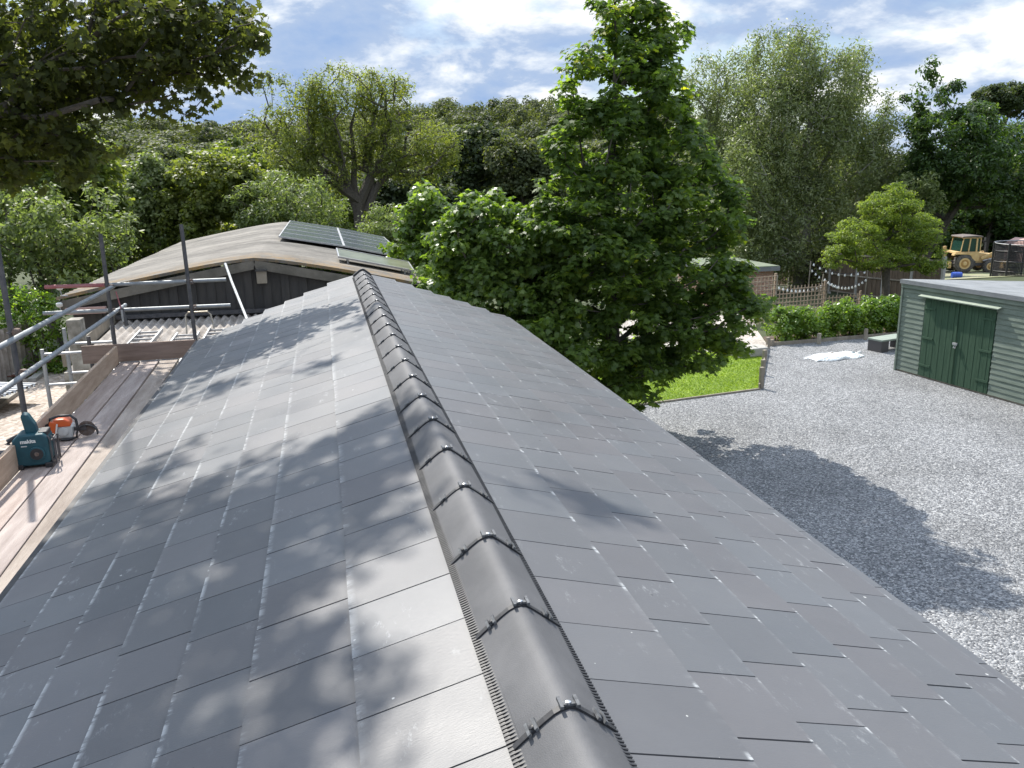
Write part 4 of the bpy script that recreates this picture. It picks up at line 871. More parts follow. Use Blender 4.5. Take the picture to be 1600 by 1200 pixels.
# ================================================================== SHED
def shed():
    c0 = np.array([13.543, 17.88]); c1 = np.array([14.05, 12.7]); d = (c1 - c0); Lf = np.linalg.norm(d); d /= Lf; nrm = np.array([-abs(d[1]), -d[0]]); nrm = np.array([d[1], -d[0]])   # faces the yard
    if nrm[0] > 0: nrm = -nrm
    back = -nrm
    H = 2.22; t = thing('green_shed', 'long green timber shed with lapped boards and grey felt roof beside the gravel', 'shed', (c0[0], c0[1], G))
    def P(a, b, z): v = c0 + d * a - nrm * b; return np.array([v[0], v[1], G + z])     # a along, b into the shed
    Rm = np.column_stack([[d[0], d[1], 0], [-nrm[0], -nrm[1], 0], [0, 0, 1]])
    Dp = 4.6; rr = random.Random(2)
    mb = MB(); mb.box(P(Lf / 2, Dp / 2, H / 2 - .15), (Lf - .06, Dp - .06, H - .35), Rm); mb.build('frame', M['barnwall'], t)
    mb = MB(); nb = 17; hb = (H - .12) / nb
    a0, a1 = .72, 2.76                   # door opening
    def tilt(al): 
        c, s = math.cos(al), math.sin(al); return np.array([[1, 0, 0], [0, c, -s], [0, s, c]])
    for k in range(nb):
        z = .06 + hb * (k + .5)
        spans = [(0, Lf)] if z > 1.97 else [(0, a0), (a1, Lf)]
        for (s0, s1) in spans: mb.box(P((s0 + s1) / 2, .0 - .012, z + rr.uniform(-.002, .002)), (s1 - s0, .018, hb + .024), Rm @ tilt(-.12))
    mb.build('front_boards', M['shed'], t)
    mb = MB()
    for k in range(nb - 2): z = .06 + hb * (k + .5); mb.box(P(-.012 + .0, Dp / 2, z), (.018, Dp, hb + .02), Rm @ roty(.10))
    mb.build('end_boards', M['shed'], t)
    mb = MB(); mb.box(P(-.02, -.03, H / 2), (.05, .05, H), Rm); mb.build('corner_post', M['shed'], t)
    for i, (s0, s1) in enumerate(((a0 + .02, (a0 + a1) / 2 - .006), ((a0 + a1) / 2 + .006, a1 - .02))):
        dr = MB(); n = 11; wb = (s1 - s0) / n
        for k in range(n): dr.box(P(s0 + wb * (k + .5), -.022 - .004 * (k % 2), 1.0), (wb - .006, .018, 1.9), Rm)
        dr.box(P((s0 + s1) / 2, -.008, 1.0), (s1 - s0, .01, 1.9), Rm)
        do = dr.build('door', M['sheddoor'], t)
        mb = MB()
        for z in (.32, 1.0, 1.72):
            e0, e1 = (s0, s0 + .34) if i == 0 else (s1 - .34, s1); mb.box(P((e0 + e1) / 2, -.044, z), (e1 - e0, .014, .05), Rm)
        mb.build('hinge', M['sheddoor'], do)
    MB().box(P((a0 + a1) / 2 - .004, -.05, 1.0), (.055, .014, 1.9), Rm).build('door_strip', M['sheddoor'], t)
    mb = MB(); q = P((a0 + a1) / 2 + .03, -.07, 1.02); mb.box(q, (.12, .03, .05), Rm); mb.tube([q + np.array([0, 0, -.02]), q + np.array([-.03, 0, -.09]), q + np.array([-.03, -.05, -.09]), q + np.array([0, -.05, -.02])], .012, 6); mb.build('padlock', M['alu'], t)
    mb = MB(); mb.box(P((a0 + a1) / 2, -.075, 2.01), (a1 - a0 + .22, .16, .025), Rm @ tilt(.25)); mb.build('door_canopy', mat('pale_green_strip', (.22, .26, .20), .7, var=(.30, .34, .27), vscale=4), t)
    # fascia rolls of felt at the roof edge
    mb = MB(); mb.box(P(Lf / 2, -.045, H - .02), (Lf + .1, .03, .15), Rm); mb.build('fascia', M['shed'], t)
    rf = MB(); pts = []
    zf, zb = H + .05, H - .22
    rf.prism([(-.07, zf - .03), (-.09, zf + .02), (-.03, zf + .055), (Dp + .1, zb), (Dp + .1, zb - .06)], -.06, Lf + .06, lambda b_, z_, a_: P(a_, b_, z_)); rf.build('felt_roof', M['felt'], t)
    mb = MB(); mb.box(P(Lf / 2, -.08, H + .055), (Lf + .14, .02, .10), Rm); mb.build('felt_edge', M['felt'], t)
    mb = MB(); mb.box(P(Lf / 2, Dp / 2, .03), (Lf, Dp, .05), Rm); mb.build('base_beam', M['timber'], t)
shed()
# dark planter bench beside the shed
t = thing('low_bench', 'low dark grey box bench with a pale green top behind the shed corner', 'bench', (15.0, 20.0, G)); R = rotz(.25)
Tb = lambda x, y, z: np.array([14.98, 20.15, G]) + R @ np.array([x, y, z])
MB().box(Tb(0, 0, .34), (1.15, .5, .05), R).build('top', mat('sage_top', (.20, .24, .20), .7, var=(.26, .30, .25)), t, bevel=.005)
MB().box(Tb(-.42, 0, .157), (.3, .46, .314), R).build('side_box', mat('grey_panel', (.07, .065, .065), .6), t, bevel=.005); MB().box(Tb(.45, 0, .157), (.2, .46, .314), R).build('side_box', M['black'], t, bevel=.005)
# white bag
def bag():
    rng = np.random.default_rng(8); c = np.array([12.95, 19.62, G]); bpy_mb = MB(); nx_, ny_ = 48, 22
    from mathutils import noise as mn
    for j in range(ny_ + 1):
        for i in range(nx_ + 1):
            u = i / nx_ * 2 - 1; v = j / ny_ * 2 - 1
            edge = 1 + .22 * mn.noise((u * 1.7 + 3, v * 1.5, 1.0)); x = u * .78 * edge; y = v * .34 * (1 + .35 * mn.noise((u * 2.2, v * 1.2, 4))) * (1 - .35 * abs(u) ** 3) + .09 * u
            h = max(0, (1 - u ** 4) * (1 - v * v)) ** .6 * (.10 + .08 * mn.noise((u * 2.5, v * 2, 7))) + .03 * abs(mn.noise((u * 9, v * 6, 2))) + .012 * mn.noise((u * 22, v * 15, 5))
            bpy_mb.v.append((c[0] + x, c[1] + y, G + .012 + max(0, h)))
    for j in range(ny_):
        for i in range(nx_): q = j * (nx_ + 1) + i; bpy_mb.f.append((q, q + 1, q + nx_ + 2, q + nx_ + 1))
    t = thing('rubble_bag', 'crumpled white and pale green woven sack lying flat on the gravel', 'sack', c)
    o = bpy_mb.build('sack', M['bag'], t, smooth=False); m = o.modifiers.new('s', 'SOLIDIFY'); m.thickness = .01; m.offset = -1
    for k, (dx, dy, mm, sz) in enumerate(((-.15, .03, 'rust', .07), (.52, .02, 'teal', .05), (.70, .02, 'offwhite', .06))):
        mb = MB(); mb.lathe(c + np.array([dx, dy, .07]), (.9, .2, .25), [(0, sz * .5), (sz * .5, sz), (sz * 1.6, sz * .8), (sz * 2.0, sz * .2)], 9); mb.build('knotted_end' if k else 'stone_chunk', M[mm], t, smooth=True)
bag()
# lawn edging posts and boards, hedge edging
eg = 'short timber posts along the gravel edge'
for (px, py, lab, h_) in ((1189, 607, 'edging post at the near corner of the lawn', .52), (1191.5, 586, 'edging post midway along the lawn edge', .40), (1194, 566, 'edging post at the far corner of the lawn by the step', .34), (1199.5, 545, 'left pale edging post at the near end of the hedge', .34), (1206, 541, 'right stub of the pair at the near end of the hedge', .20), (1279, 538, 'edging post in front of the middle of the hedge', .33), (1352, 531, 'edging post near the shed end of the hedge', .34)):
    p = onz(px, py, G); t = MB().box(p + np.array([0, 0, h_ / 2]), (.10, .085, h_), rotz(.3)).build('edging_post', M['timber'], None, bevel=.012); tag(t, lab, 'post', eg)
for a_, b_, lab, h_ in (((1186, 609), (1198, 546), 'timber edging board between the lawn and the gravel', .14), ((1200, 541), (1420, 523), 'long timber edging board at the foot of the hedge', .11), ((985, 636), (1188, 609), 'low pale edging strip along the near side of the lawn', .045)):
    A_, B_ = onz(*a_, G), onz(*b_, G); o = MB().bar(A_ + np.array([0, 0, h_ / 2]), B_ + np.array([0, 0, h_ / 2]), .035, h_).build('edging_board', M['timber'], None); tag(o, lab, 'edging')
p = onz(1172, 557, G); o = MB().box(p + np.array([0, .1, .13]), (.95, .5, .24), rotz(.12)).build('stone_step', M['concrete'], None, bevel=.02); tag(o, 'pale stone step slab at the far corner of the lawn', 'step')

# ---- fence with concrete posts
fx = [(1200, 37.5), (1232, 35.6), (1263, 33.7), (1295, 32.0), (1337, 30.2), (1378, 28.8), (1422, 27.6), (1470, 26.3)]
ft = None; pts = []
for px, Y in fx: p = at(px, 460, Y); pts.append(np.array([p[0], Y, gz(p[0], Y)]))
ft = thing('panel_fence', 'brown close-boarded fence with pale concrete posts behind the hedge', 'fence', pts[4])
for p in pts: MB().box(p + np.array([0, 0, .92]), (.11, .11, 1.9)).build('concrete_post', M['concrete'], ft, bevel=.008)
for a_, b_ in zip(pts[:-1], pts[1:]):
    d = b_ - a_; Ln = np.linalg.norm(d); mb = MB(); n = int(Ln / .115); fr = MB(); rr = random.Random(int(a_[0] * 10)); dd = d / Ln; nn = np.array([-dd[1], dd[0], 0]); nn /= np.linalg.norm(nn)
    for k in range(n): q = a_ + d * ((k + .5) / n); mb.box(q + nn * (.008 if k % 2 else -.008) + np.array([0, 0, .9]), (Ln / n + .012, .012, 1.66), rotz(math.atan2(d[1], d[0])))
    mb.build('fence_panel', M['fence'], ft)
    for z in (.12, .85, 1.7): MB().bar(a_ + nn * -.03 + np.array([0, 0, z]), b_ + nn * -.03 + np.array([0, 0, z]), .04, .05).build('fence_rail', M['timber'], ft)
# ---- trellis
def trellis(label, A_, B_, z0, z1, sp=.15, grp='wooden trellis panels behind the hedge'):
    A_ = np.array(A_, float); B_ = np.array(B_, float); d = B_ - A_; Ln = np.linalg.norm(d); t = thing('trellis', label, 'trellis', (A_[0], A_[1], gz(A_[0], A_[1])), grp)
    mb = MB(); n = int(Ln / sp)
    for k in range(n + 1): q = A_ + d * k / n; mb.box((q[0], q[1], (z0 + z1) / 2), (.032, .02, z1 - z0))
    z = z0
    while z <= z1 + .01: mb.bar((A_[0], A_[1] - .02, z), (B_[0], B_[1] - .02, z), .02, .032); z += sp
    mb.build('lattice', M['trellis'], t)
    for q in (A_, B_): MB().box((q[0], q[1] + .05, (gz(q[0], q[1]) + z1 + .08) / 2), (.075, .075, z1 + .08 - gz(q[0], q[1]))).build('post', M['trellis'], t)
M['trellis'] = mat('trellis_wood', (.26, .19, .13), .85, var=(.38, .30, .22), vscale=4)
a_, b_ = at(1212, 470, 25.4), at(1289, 470, 25.8)
trellis('tall square trellis panel in the middle, below the festoon bulbs', (a_[0], 25.4), (b_[0], 25.8), -4.0, -2.55)
a_, b_ = at(1158, 470, 25.0), at(1211, 470, 25.35)
trellis('trellis panel in front of the brick outbuilding, half behind the maple', (a_[0], 25.0), (b_[0], 25.35), -3.95, -2.15)
a_, b_ = at(1290, 470, 25.85), at(1345, 470, 26.1)
trellis('low trellis panel right of the tall one, just above the hedge', (a_[0], 25.85), (b_[0], 26.1), -4.0, -3.02)
# ---- brick outbuilding
a_, b_ = at(1120, 440, 29.2), at(1208, 440, 29.2); ob = thing('brick_outbuilding', 'small brick outbuilding with a flat greenish roof behind the maple', 'outbuilding', (b_[0], 29.2, G - .2))
MB().box(((a_[0] + b_[0]) / 2, 31, (G - 2.45) / 2 - .12), (b_[0] - a_[0], 3.6, -G - 2.45 + .3)).build('brick_wall', M['brick'], ob)
MB().box(((a_[0] + b_[0]) / 2, 31, -2.37), (b_[0] - a_[0] + .3, 4.0, .16)).build('roof_fascia', M['felt'], ob); MB().box(((a_[0] + b_[0]) / 2, 31, -2.275), (b_[0] - a_[0] + .26, 3.96, .03)).build('roof_covering', mat('mossy_felt', (.12, .15, .10), .9, var=(.19, .21, .15), vscale=2), ob)
MB().box((b_[0] - 1.0, 29.17, -2.75), (.28, .08, .09)).build('vent', M['white'], ob)
# ---- festoon lights
def festoon(label, ends, nb, sag):
    A_, B_ = [np.array(e, float) for e in ends]; t = thing('festoon_lights', label, 'string lights', A_, 'festoon strings over the garden'); pts = []
    for k in range(25): f_ = k / 24; p = A_ + (B_ - A_) * f_; p[2] -= sag * 4 * f_ * (1 - f_); pts.append(p)
    MB().tube(pts, .008, 5).build('cable', M['black'], t)
    for k in range(nb):
        f_ = (k + .5) / nb; p = A_ + (B_ - A_) * f_; p[2] -= sag * 4 * f_ * (1 - f_) + .05
        mb = MB(); mb.lathe(p + np.array([0, 0, .04]), (0, 0, -1), [(0, .018), (.03, .022), (.05, .034), (.08, .040), (.10, .03), (.11, .01)], 8); mb.build('bulb', M['bulb'], t, smooth=True)
pp = {}
for nme, px, py, Y, lab in (('a', 1215, 430, 25.3, 'thin pole at the left end of the festoon lights'), ('b', 1267, 408, 29.0, 'tallest thin pole of the festoon lights, by the fence post'), ('c', 1287, 428, 25.9, 'thin leaning pole rising from the tall trellis'), ('d', 1313, 420, 29.3, 'thin pole in front of the fence panels, right of the tallest'), ('e', 1357, 415, 28.0, 'rightmost thin pole, beside the yellow-green tree')):
    p = at(px, py, Y); pp[nme] = p; base = np.array([p[0] - (.18 if nme == 'c' else 0.05), p[1], gz(p[0], p[1])]); o = MB().tube([base, p], .022, 7).build('festoon_pole', M['timber'], None); tag(o, lab, 'pole', 'poles holding the festoon lights')
festoon('festoon string hanging in front of the fence, left pole to leaning pole', (pp['a'] - [0, 0, .35], pp['c'] - [0, 0, .35]), 11, .16)
festoon('festoon string from the tallest pole across the fence panels', (pp['b'] - [0, 0, .25], pp['d'] - [0, 0, .7]), 8, .1)
festoon('festoon string from the leaning pole towards the rightmost pole', (pp['c'] - [0, 0, .1], pp['e'] - [0, 0, .45]), 13, .35)
festoon('lowest festoon string along the trellis top', (pp['a'] - [0, 0, 1.0], pp['e'] - [0, 0, 1.15]), 16, .2)
festoon('plain drooping festoon string at the top of the tallest pole', (pp['b'], pp['e'] - [0, 0, .15]), 9, .3)

# ================================================================== TRACTOR (backhoe loader), barrel, trampoline
def digger():
    O = at(1512, 428, 52); O[2] = gz(O[0], 52); t = thing('backhoe_loader', 'old faded yellow wheeled loader tractor with glazed cab facing right', 'tractor', O)
    Rz = rotz(math.radians(-14)); sc = 1.08
    def T(x, y, z): return O + sc * (Rz @ np.array([x, y, z]))
    def bx(mb, x0, x1, y0, y1, z0, z1): mb.box(T((x0 + x1) / 2, (y0 + y1) / 2, (z0 + z1) / 2), ((x1 - x0) * sc, (y1 - y0) * sc, (z1 - z0) * sc), Rz); return mb
    # rear axle x=-.75, front axle x=+1.05
    for (x, r, wd, nm) in ((-.78, .66, .42, 'rear'), (.98, .44, .32, 'front')):
        for s in (-1, 1):
            y = s * (.78 if nm == 'rear' else .72)
            mb = MB(); c = T(x, y, r); ax = Rz @ np.array([0, 1, 0]); h = wd * sc / 2; R_ = r * sc
            mb.lathe(c - ax * h, ax, [(0, R_ * .60), (.01, R_ * .78), (.05, R_ * .93), (.09, R_ * .97), (2 * h - .09, R_ * .97), (2 * h - .05, R_ * .93), (2 * h - .01, R_ * .78), (2 * h, R_ * .60)], 28)
            nl = 22 if nm == 'rear' else 18
            for k in range(nl):
                a = 2 * math.pi * k / nl; e1 = Rz @ np.array([math.cos(a), 0, math.sin(a)]); e2 = np.cross(ax, e1); mb.box(c + e1 * R_ * .965, (.07 * sc, 2 * h * .86, .05 * sc), np.column_stack([e2, ax, e1]))
            w_ = mb.build('wheel', M['tyre'], t)
            mb = MB(); mb.lathe(c - ax * (h + .004), ax, [(0, R_ * .56), (2 * h + .008, R_ * .56)], 22); rm = mb.build('rim', M['yellow'], w_, smooth=True)
            mb = MB(); mb.lathe(c - ax * (h + .05), ax, [(0, R_ * .16), (.04, R_ * .22), (2 * h + .06, R_ * .22), (2 * h + .1, R_ * .16)], 16); mb.build('hub', M['yellow'], w_, smooth=True)
            mb = MB(); mb.lathe(c - ax * (h + .008), ax, [(0, R_ * .40), (2 * h + .016, R_ * .40)], 20); mb.build('rim_dish', mat('dark_rim_paint', (.34, .19, .06), .7), w_, smooth=True)  # dish disc in a darker yellow than the rim
    mb = MB(); bx(mb, -1.5, 1.0, -.42, .42, .45, .78); mb.build('chassis', M['dark_steel'], t)
    mb = MB(); mb.prism([(.18, .62), (1.45, .62), (1.5, 1.05), (1.42, 1.22), (.18, 1.32)], -.42, .42, lambda x, z, y: T(x, y, z)); mb.build('bonnet', M['yellow'], t, bevel=.03)
    mb = MB(); mb.prism([(-.42, 1.2), (-.28, .80), (.2, .80), (.2, 1.42), (-.65, 1.42), (-1.35, 1.42), (-1.38, 1.30), (-.5, 1.30)], -.80, .80, lambda x, z, y: T(x, y, z)); mb.build('cab_body', M['yellow'], t, bevel=.02)
    for s in (-1, 1):
        mb = MB(); mb.prism([(-1.55, 1.20), (-1.5, 1.34), (-.35, 1.36), (-.30, 1.22), (-.2, .95), (-.28, .95), (-.42, 1.18), (-.60, 1.26), (-1.35, 1.26)], s * .98, s * .62, lambda x, z, y: T(x, y, z)); mb.build('mudguard', M['yellow'], t)
    # cab posts, glass and roof
    g = MB(); g.prism([(-.98, 1.44), (.24, 1.44), (.22, 2.30), (-.86, 2.32)], -.70, .70, lambda x, z, y: T(x, y, z)); g.build('cab_glass', M['glass'], t)
    mb = MB()
    for s in (-.72, .72):
        mb.bar(T(-1.0, s, 1.42), T(-.88, s, 2.36), .05, .05); mb.bar(T(-.50, s, 1.42), T(-.44, s, 2.36), .06, .09); mb.bar(T(.02, s, 1.0), T(.0, s, 2.36), .06, .11); mb.bar(T(.26, s, 1.42), T(.24, s, 2.36), .05, .06)
        mb.bar(T(-.98, s, 2.33), T(.26, s, 2.33), .06, .06)
    for x in (-.88, .24): mb.bar(T(x, -.72, 2.34), T(x, .72, 2.34), .06, .06)
    mb.build('cab_frame', M['yellow'], t)
    mb = MB(); mb.prism([(-1.02, 2.36), (.34, 2.36), (.32, 2.45), (-.2, 2.49), (-.98, 2.44)], -.82, .82, lambda x, z, y: T(x, y, z)); mb.build('cab_roof', mat('brown_roof', (.10, .08, .065), .7, var=(.16, .13, .11), vscale=5), t, bevel=.02)
    for s in (-.6, .6):
        a = MB(); a.bar(T(.45, s, .95), T(1.15, s, 1.28), .09, .16); a.bar(T(1.15, s, 1.28), T(1.9, s, .72), .09, .15); a.build('loader_arm', M['yellow'], t)
        b = MB(); b.tube([T(.6, s * .95, .8), T(1.35, s * .95, .95)], .045 * sc, 8); b.tube([T(1.0, s * .95, .95), T(1.6, s * .95, .62)], .03 * sc, 8); b.build('ram', M['alu'], t)
    mb = MB(); mb.prism([(1.95, .12), (2.5, .10), (2.55, .16), (2.1, .28), (2.05, .75), (1.93, .8), (1.88, .3)], -.98, .98, lambda x, z, y: T(x, y, z)); mb.build('bucket', M['yellow'], t)
    # backhoe frame behind
    mb = MB(); bx(mb, -1.72, -1.55, -.75, .75, .35, .75); mb.bar(T(-1.65, 0, .6), T(-1.75, 0, 1.75), .16, .2); mb.bar(T(-1.75, 0, 1.75), T(-1.62, .1, .8), .12, .14); mb.build('rear_boom', M['yellow'], t)
    mb = MB(); mb.tube([T(1.1, .25, 1.2), T(1.1, .25, 1.95)], .035 * sc, 8); mb.build('exhaust', M['dark_steel'], t)
    mb = MB(); mb.tube([T(.42, -.7, 2.1), T(.52, -.72, 1.9), T(.52, -.72, 1.5), T(.4, -.65, 1.4)], .02, 6); mb.box(T(.5, -.74, 2.25), (.06, .14, .22), Rz); mb.build('mirror', M['dark_steel'], t)
digger()
p = at(1493, 429.5, 43); z = gz(p[0], 43); p[2] = z; t = thing('blue_barrel', 'bright blue plastic barrel lying on its side in front of the tractor', 'barrel', p)
c = p + np.array([-.38, 0, .27]); MB().lathe(c, (1, -.35, 0), [(0, .20), (.02, .26), (.22, .275), (.24, .285), (.26, .275), (.52, .275), (.54, .285), (.56, .275), (.78, .26), (.80, .2)], 24).build('barrel_body', M['blue'], t, smooth=True); t.scale = (.72, .72, .72)
# bare yard the tractor stands on
pa = [at(x, y, 40) for x, y in ((1, 1),)]
mb = MB(); gx = np.linspace(24, 46, 23); gy = np.linspace(36, 64, 29); b = len(mb.v)
for y in gy:
    for x in gx: mb.v.append((x, y, gz(x, y) - .03 + .028 + .01 * math.sin(x * 3) * math.sin(y * 2)))
for j in range(len(gy) - 1):
    for i in range(len(gx) - 1): q = j * len(gx) + i; mb.f.append((q, q + 1, q + len(gx) + 1, q + len(gx)))
tag(mb.build('dirt_yard', mat('dusty_dirt', (.26, .23, .17), .95, var=(.24, .27, .12), vscale=.6, detail=8, bump=.6, bscale=10)), None, None, None, 'structure')
# trampoline with net
def trampoline():
    Y = 37; cx = at(1595, 420, Y)[0] + .5; r = 1.75; gz_ = gz(cx, Y); zt = at(1560, 385, Y - 1)[2]; zb = zt - 2.05; t = thing('trampoline', 'round trampoline with black safety net behind the shed roof', 'trampoline', (cx, Y, gz_))
    n = 8; ring = lambda z, rr_: [(cx + rr_ * math.cos(a), Y + rr_ * math.sin(a), z) for a in np.linspace(0, 2 * math.pi, 49)]
    for k in range(n):
        a = 2 * math.pi * k / n + .2; x, y = cx + r * math.cos(a), Y + r * math.sin(a)
        MB().tube([(x, y, min(gz_, zb - .5)), (x, y, zt + .03)], .05, 10).build('padded_pole', M['black'], t, smooth=True)
    MB().tube(ring(zt, r * .985), .022, 6, False).build('top_rail', M['alu'], t, smooth=True)
    MB().tube(ring(zb, r * 1.02), .05, 8, False).build('bed_frame', M['black'], t, smooth=True)
    mb = MB(); mb.poly([p for p in ring(zb, r)[:-1]]); mb.build('bed', M['black'], t)
    nb = MB()                     # net woven of real strands
    for i in range(150):
        a = 2 * math.pi * i / 150; x, y = cx + r * .95 * math.cos(a), Y + r * .95 * math.sin(a); nb.tube([(x, y, zb), (x, y, zt)], .017, 3, False)
    z = zb
    while z < zt: nb.tube([(cx + r * .95 * math.cos(a), Y + r * .95 * math.sin(a), z) for a in np.linspace(0, 2 * math.pi, 33)], .016, 3, False); z += .07
    nb.build('net', M['net'], t)
    mb = MB()
    for f_ in (.30, .55, .82): mb.tube([(cx + r * .96 * math.cos(a), Y + r * .96 * math.sin(a), zb + (zt - zb) * f_ + .03 * math.sin(4 * a)) for a in np.linspace(0, 2 * math.pi, 41)], .022, 5, False)
    mb.build('net_band', M['black'], t)
trampoline()
p = at(1604, 390, 58); zg = gz(p[0], 58); t = thing('pink_hut', 'tiny pinkish hut far off at the right edge, behind the trampoline', 'hut', (p[0] + .8, 58, zg))
MB().box((p[0] + .8, 59, (zg + p[2] + .25) / 2), (2.2, 2, p[2] + .25 - zg)).build('wall', M['pink'], t); mb = MB(); mb.prism([(-1.3, 0), (0, .6), (1.3, 0)], 57.8, 60.2, lambda x, z, y: (p[0] + .8 + x, y, p[2] + .25 + z)); mb.build('roof', M['pink'], t)

# ================================================================== TREES
MG = None
def lump(px, py, Y, rx, ry, rz): p = at(px, py, Y); return (p[0], p[1], p[2], rx, ry, rz)
# main maple beside the roof
mt = [lump(985, 45, 13.8, .62, .6, .75), lump(1030, 60, 14.0, .55, .5, .6), lump(965, 130, 13.7, .95, .8, .8), lump(1010, 160, 13.9, .8, .7, .7), lump(935, 230, 13.5, .95, .8, .75), lump(1040, 240, 14.0, .9, .9, .8),
      lump(985, 300, 13.7, 1.2, 1.1, .8), lump(900, 330, 13.3, .8, .8, .6), lump(1080, 330, 14.0, .95, 1.0, .75), lump(960, 400, 13.6, 1.4, 1.2, .75), lump(1070, 430, 13.9, 1.2, 1.1, .7), lump(1125, 480, 13.7, .75, .9, .5),
      lump(900, 450, 13.6, 1.1, 1.0, .6), lump(1000, 500, 13.8, 1.3, 1.1, .55), lump(1100, 545, 13.7, .78, .8, .28), lump(1125, 520, 14.2, .6, .6, .3), lump(1050, 575, 13.7, .6, .6, .22), lump(985, 570, 13.9, .8, .8, .45), lump(950, 540, 13.8, .9, .9, .5), lump(1000, 610, 14.1, .35, .5, .2), lump(985, 600, 13.8, .5, .7, .45), lump(1008, 560, 15.0, .9, .8, .5), lump(960, 590, 14.0, .7, .8, .5), lump(930, 380, 13.2, .8, .8, .6), lump(1060, 520, 14.0, .8, .8, .45), lump(1130, 440, 14.2, .5, .6, .4), lump(1000, -25, 13.8, .35, .35, .5), lump(960, 0, 13.8, .35, .35, .35)]
tb = at(955, 640, 14.0); tb[2] = G
mtrunk = [tb, tb + [0, 0, .8], at(958, 540, 14.0), at(955, 440, 13.9), at(953, 340, 13.8), at(955, 240, 13.8), at(960, 150, 13.8), at(962, 70, 13.8), at(960, -20, 13.8)]
tree('maple_tree', 'tall dark green maple with yellow leaf tufts standing over the lawn', 'tree', tb, mt, 860, 66, .255, .098, 'maple', 'maple', 11, r0=.13, trunk=mtrunk, up=1.1, flat=.5, droop=.35, shell=.30, leafr=.006, step=.45)
# paler maple clump left of it
mt = [lump(760, 335, 14.2, .6, .6, .42), lump(720, 385, 14.2, .6, .6, .5), lump(800, 385, 14.0, .75, .7, .55), lump(850, 350, 14.0, .5, .5, .45), lump(700, 440, 14.3, .5, .6, .5), lump(770, 450, 14.1, .9, .8, .6), lump(840, 440, 13.8, .8, .7, .6), lump(830, 500, 13.6, .9, .8, .5), lump(870, 560, 13.3, .7, .7, .5)]
tb = at(800, 640, 14.4); tb[2] = G
tree('young_maple', 'sunlit shiny leaved young maple bush left of the tall maple', 'tree', tb, mt, 420, 62, .24, .098, 'maple', 'sapling', 12, r0=.07, up=.8, droop=.2, shell=.4, leafr=.006, step=.45, th=.5)
# overhanging tree at top left, trunk out of frame
ot = [lump(50, 50, 12.0, 1.46, 1.68, 0.93), lump(150, 50, 11.6, 0.93, 1.20, 0.73), lump(240, 30, 11.6, 0.73, 0.96, 0.56), lump(300, 25, 11.5, 0.67, 0.96, 0.47), lump(345, 45, 11.4, 0.56, 0.72, 0.35), lump(385, 65, 11.3, 0.29, 0.48, 0.19), lump(408, 68, 11.3, 0.13, 0.24, 0.07), lump(355, 10, 11.4, 0.40, 0.72, 0.27),
      lump(210, 90, 11.7, 0.80, 0.96, 0.40), lump(300, 95, 11.6, 0.60, 0.84, 0.27), lump(360, 108, 11.4, 0.29, 0.48, 0.16), lump(405, 118, 11.4, 0.16, 0.24, 0.08), lump(270, 140, 11.6, 0.47, 0.72, 0.17), lump(285, 175, 11.6, 0.17, 0.36, 0.13), lump(180, 140, 11.7, 0.60, 0.96, 0.27), lump(220, 165, 11.6, 0.40, 0.48, 0.16),
      lump(30, 140, 11.8, 0.93, 1.20, 0.67), lump(110, 150, 11.8, 0.56, 0.84, 0.29), lump(30, 200, 11.8, 0.67, 0.96, 0.45), lump(90, 220, 11.7, 0.48, 0.72, 0.27), lump(150, 215, 11.6, 0.29, 0.48, 0.16), lump(125, 262, 11.6, 0.21, 0.48, 0.19), lump(10, 255, 11.8, 0.40, 0.72, 0.24), lump(150, 245, 11.6, 0.13, 0.24, 0.13), lump(-60, 120, 11.8, 1.20, 1.56, 1.20),
      (-6.4, 9.5, 5.6, 1.8, 2.0, 1.2)]
oc = clusters([(-3.35, 9.3, 8.0, .70, 1.7, .5), (-4.3, 9.4, 8.2, 1.0, 2.2, .8), (-2.9, 8.7, 8.0, .42, .85, .3), (-2.75, 9.9, 8.1, .40, .8, .3), (-3.6, 10.6, 8.2, .6, .8, .4), (-2.95, 7.9, 7.9, .3, .5, .25), (-3.5, 7.6, 7.8, .7, .8, .5), (-5.2, 9.6, 8.3, 1.2, 2.2, .9), (-4.9, 6.8, 7.6, 1.3, 1.2, .8), (-6.6, 8.4, 8.0, 1.5, 2.2, 1.0),
  (-2.3, 9.9, 8.2, .26, .40, .2), (-2.3, 10.7, 8.2, .34, .7, .25), (-2.9, 11.0, 8.0, .30, .30, .2), (-1.50, 10.0, 8.3, .15, .2, .1), (-3.8, 11.5, 8.0, .5, .5, .3), (-2.6, 12.8, 7.8, .28, .25, .15), (-3.3, 13.4, 7.6, .35, .25, .2), (-2.2, 14.2, 7.6, .25, .3, .2), (-4.0, 14.0, 7.6, .3, .3, .2)], 1380, np.random.default_rng(3), .1)
tree('overhanging_maple', 'dark leaved maple boughs hanging into the top left corner', 'tree', (-8.2, 10.0, G), ot, 740, 30, .25, .090, 'maple', 'shade_maple', 21, r0=.28, trunk=[(-8.2, 10.0, G), (-8.1, 10.0, -1.5), (-7.9, 10.0, .6), (-7.5, 10.0, 2.2), (-7.0, 9.9, 3.6), (-6.6, 9.8, 5.0), (-6.3, 9.6, 6.6), (-6.1, 9.6, 8.0)], up=.5, flat=.6, droop=.5, shell=.1, leafr=.005, step=.4, extra=oc)
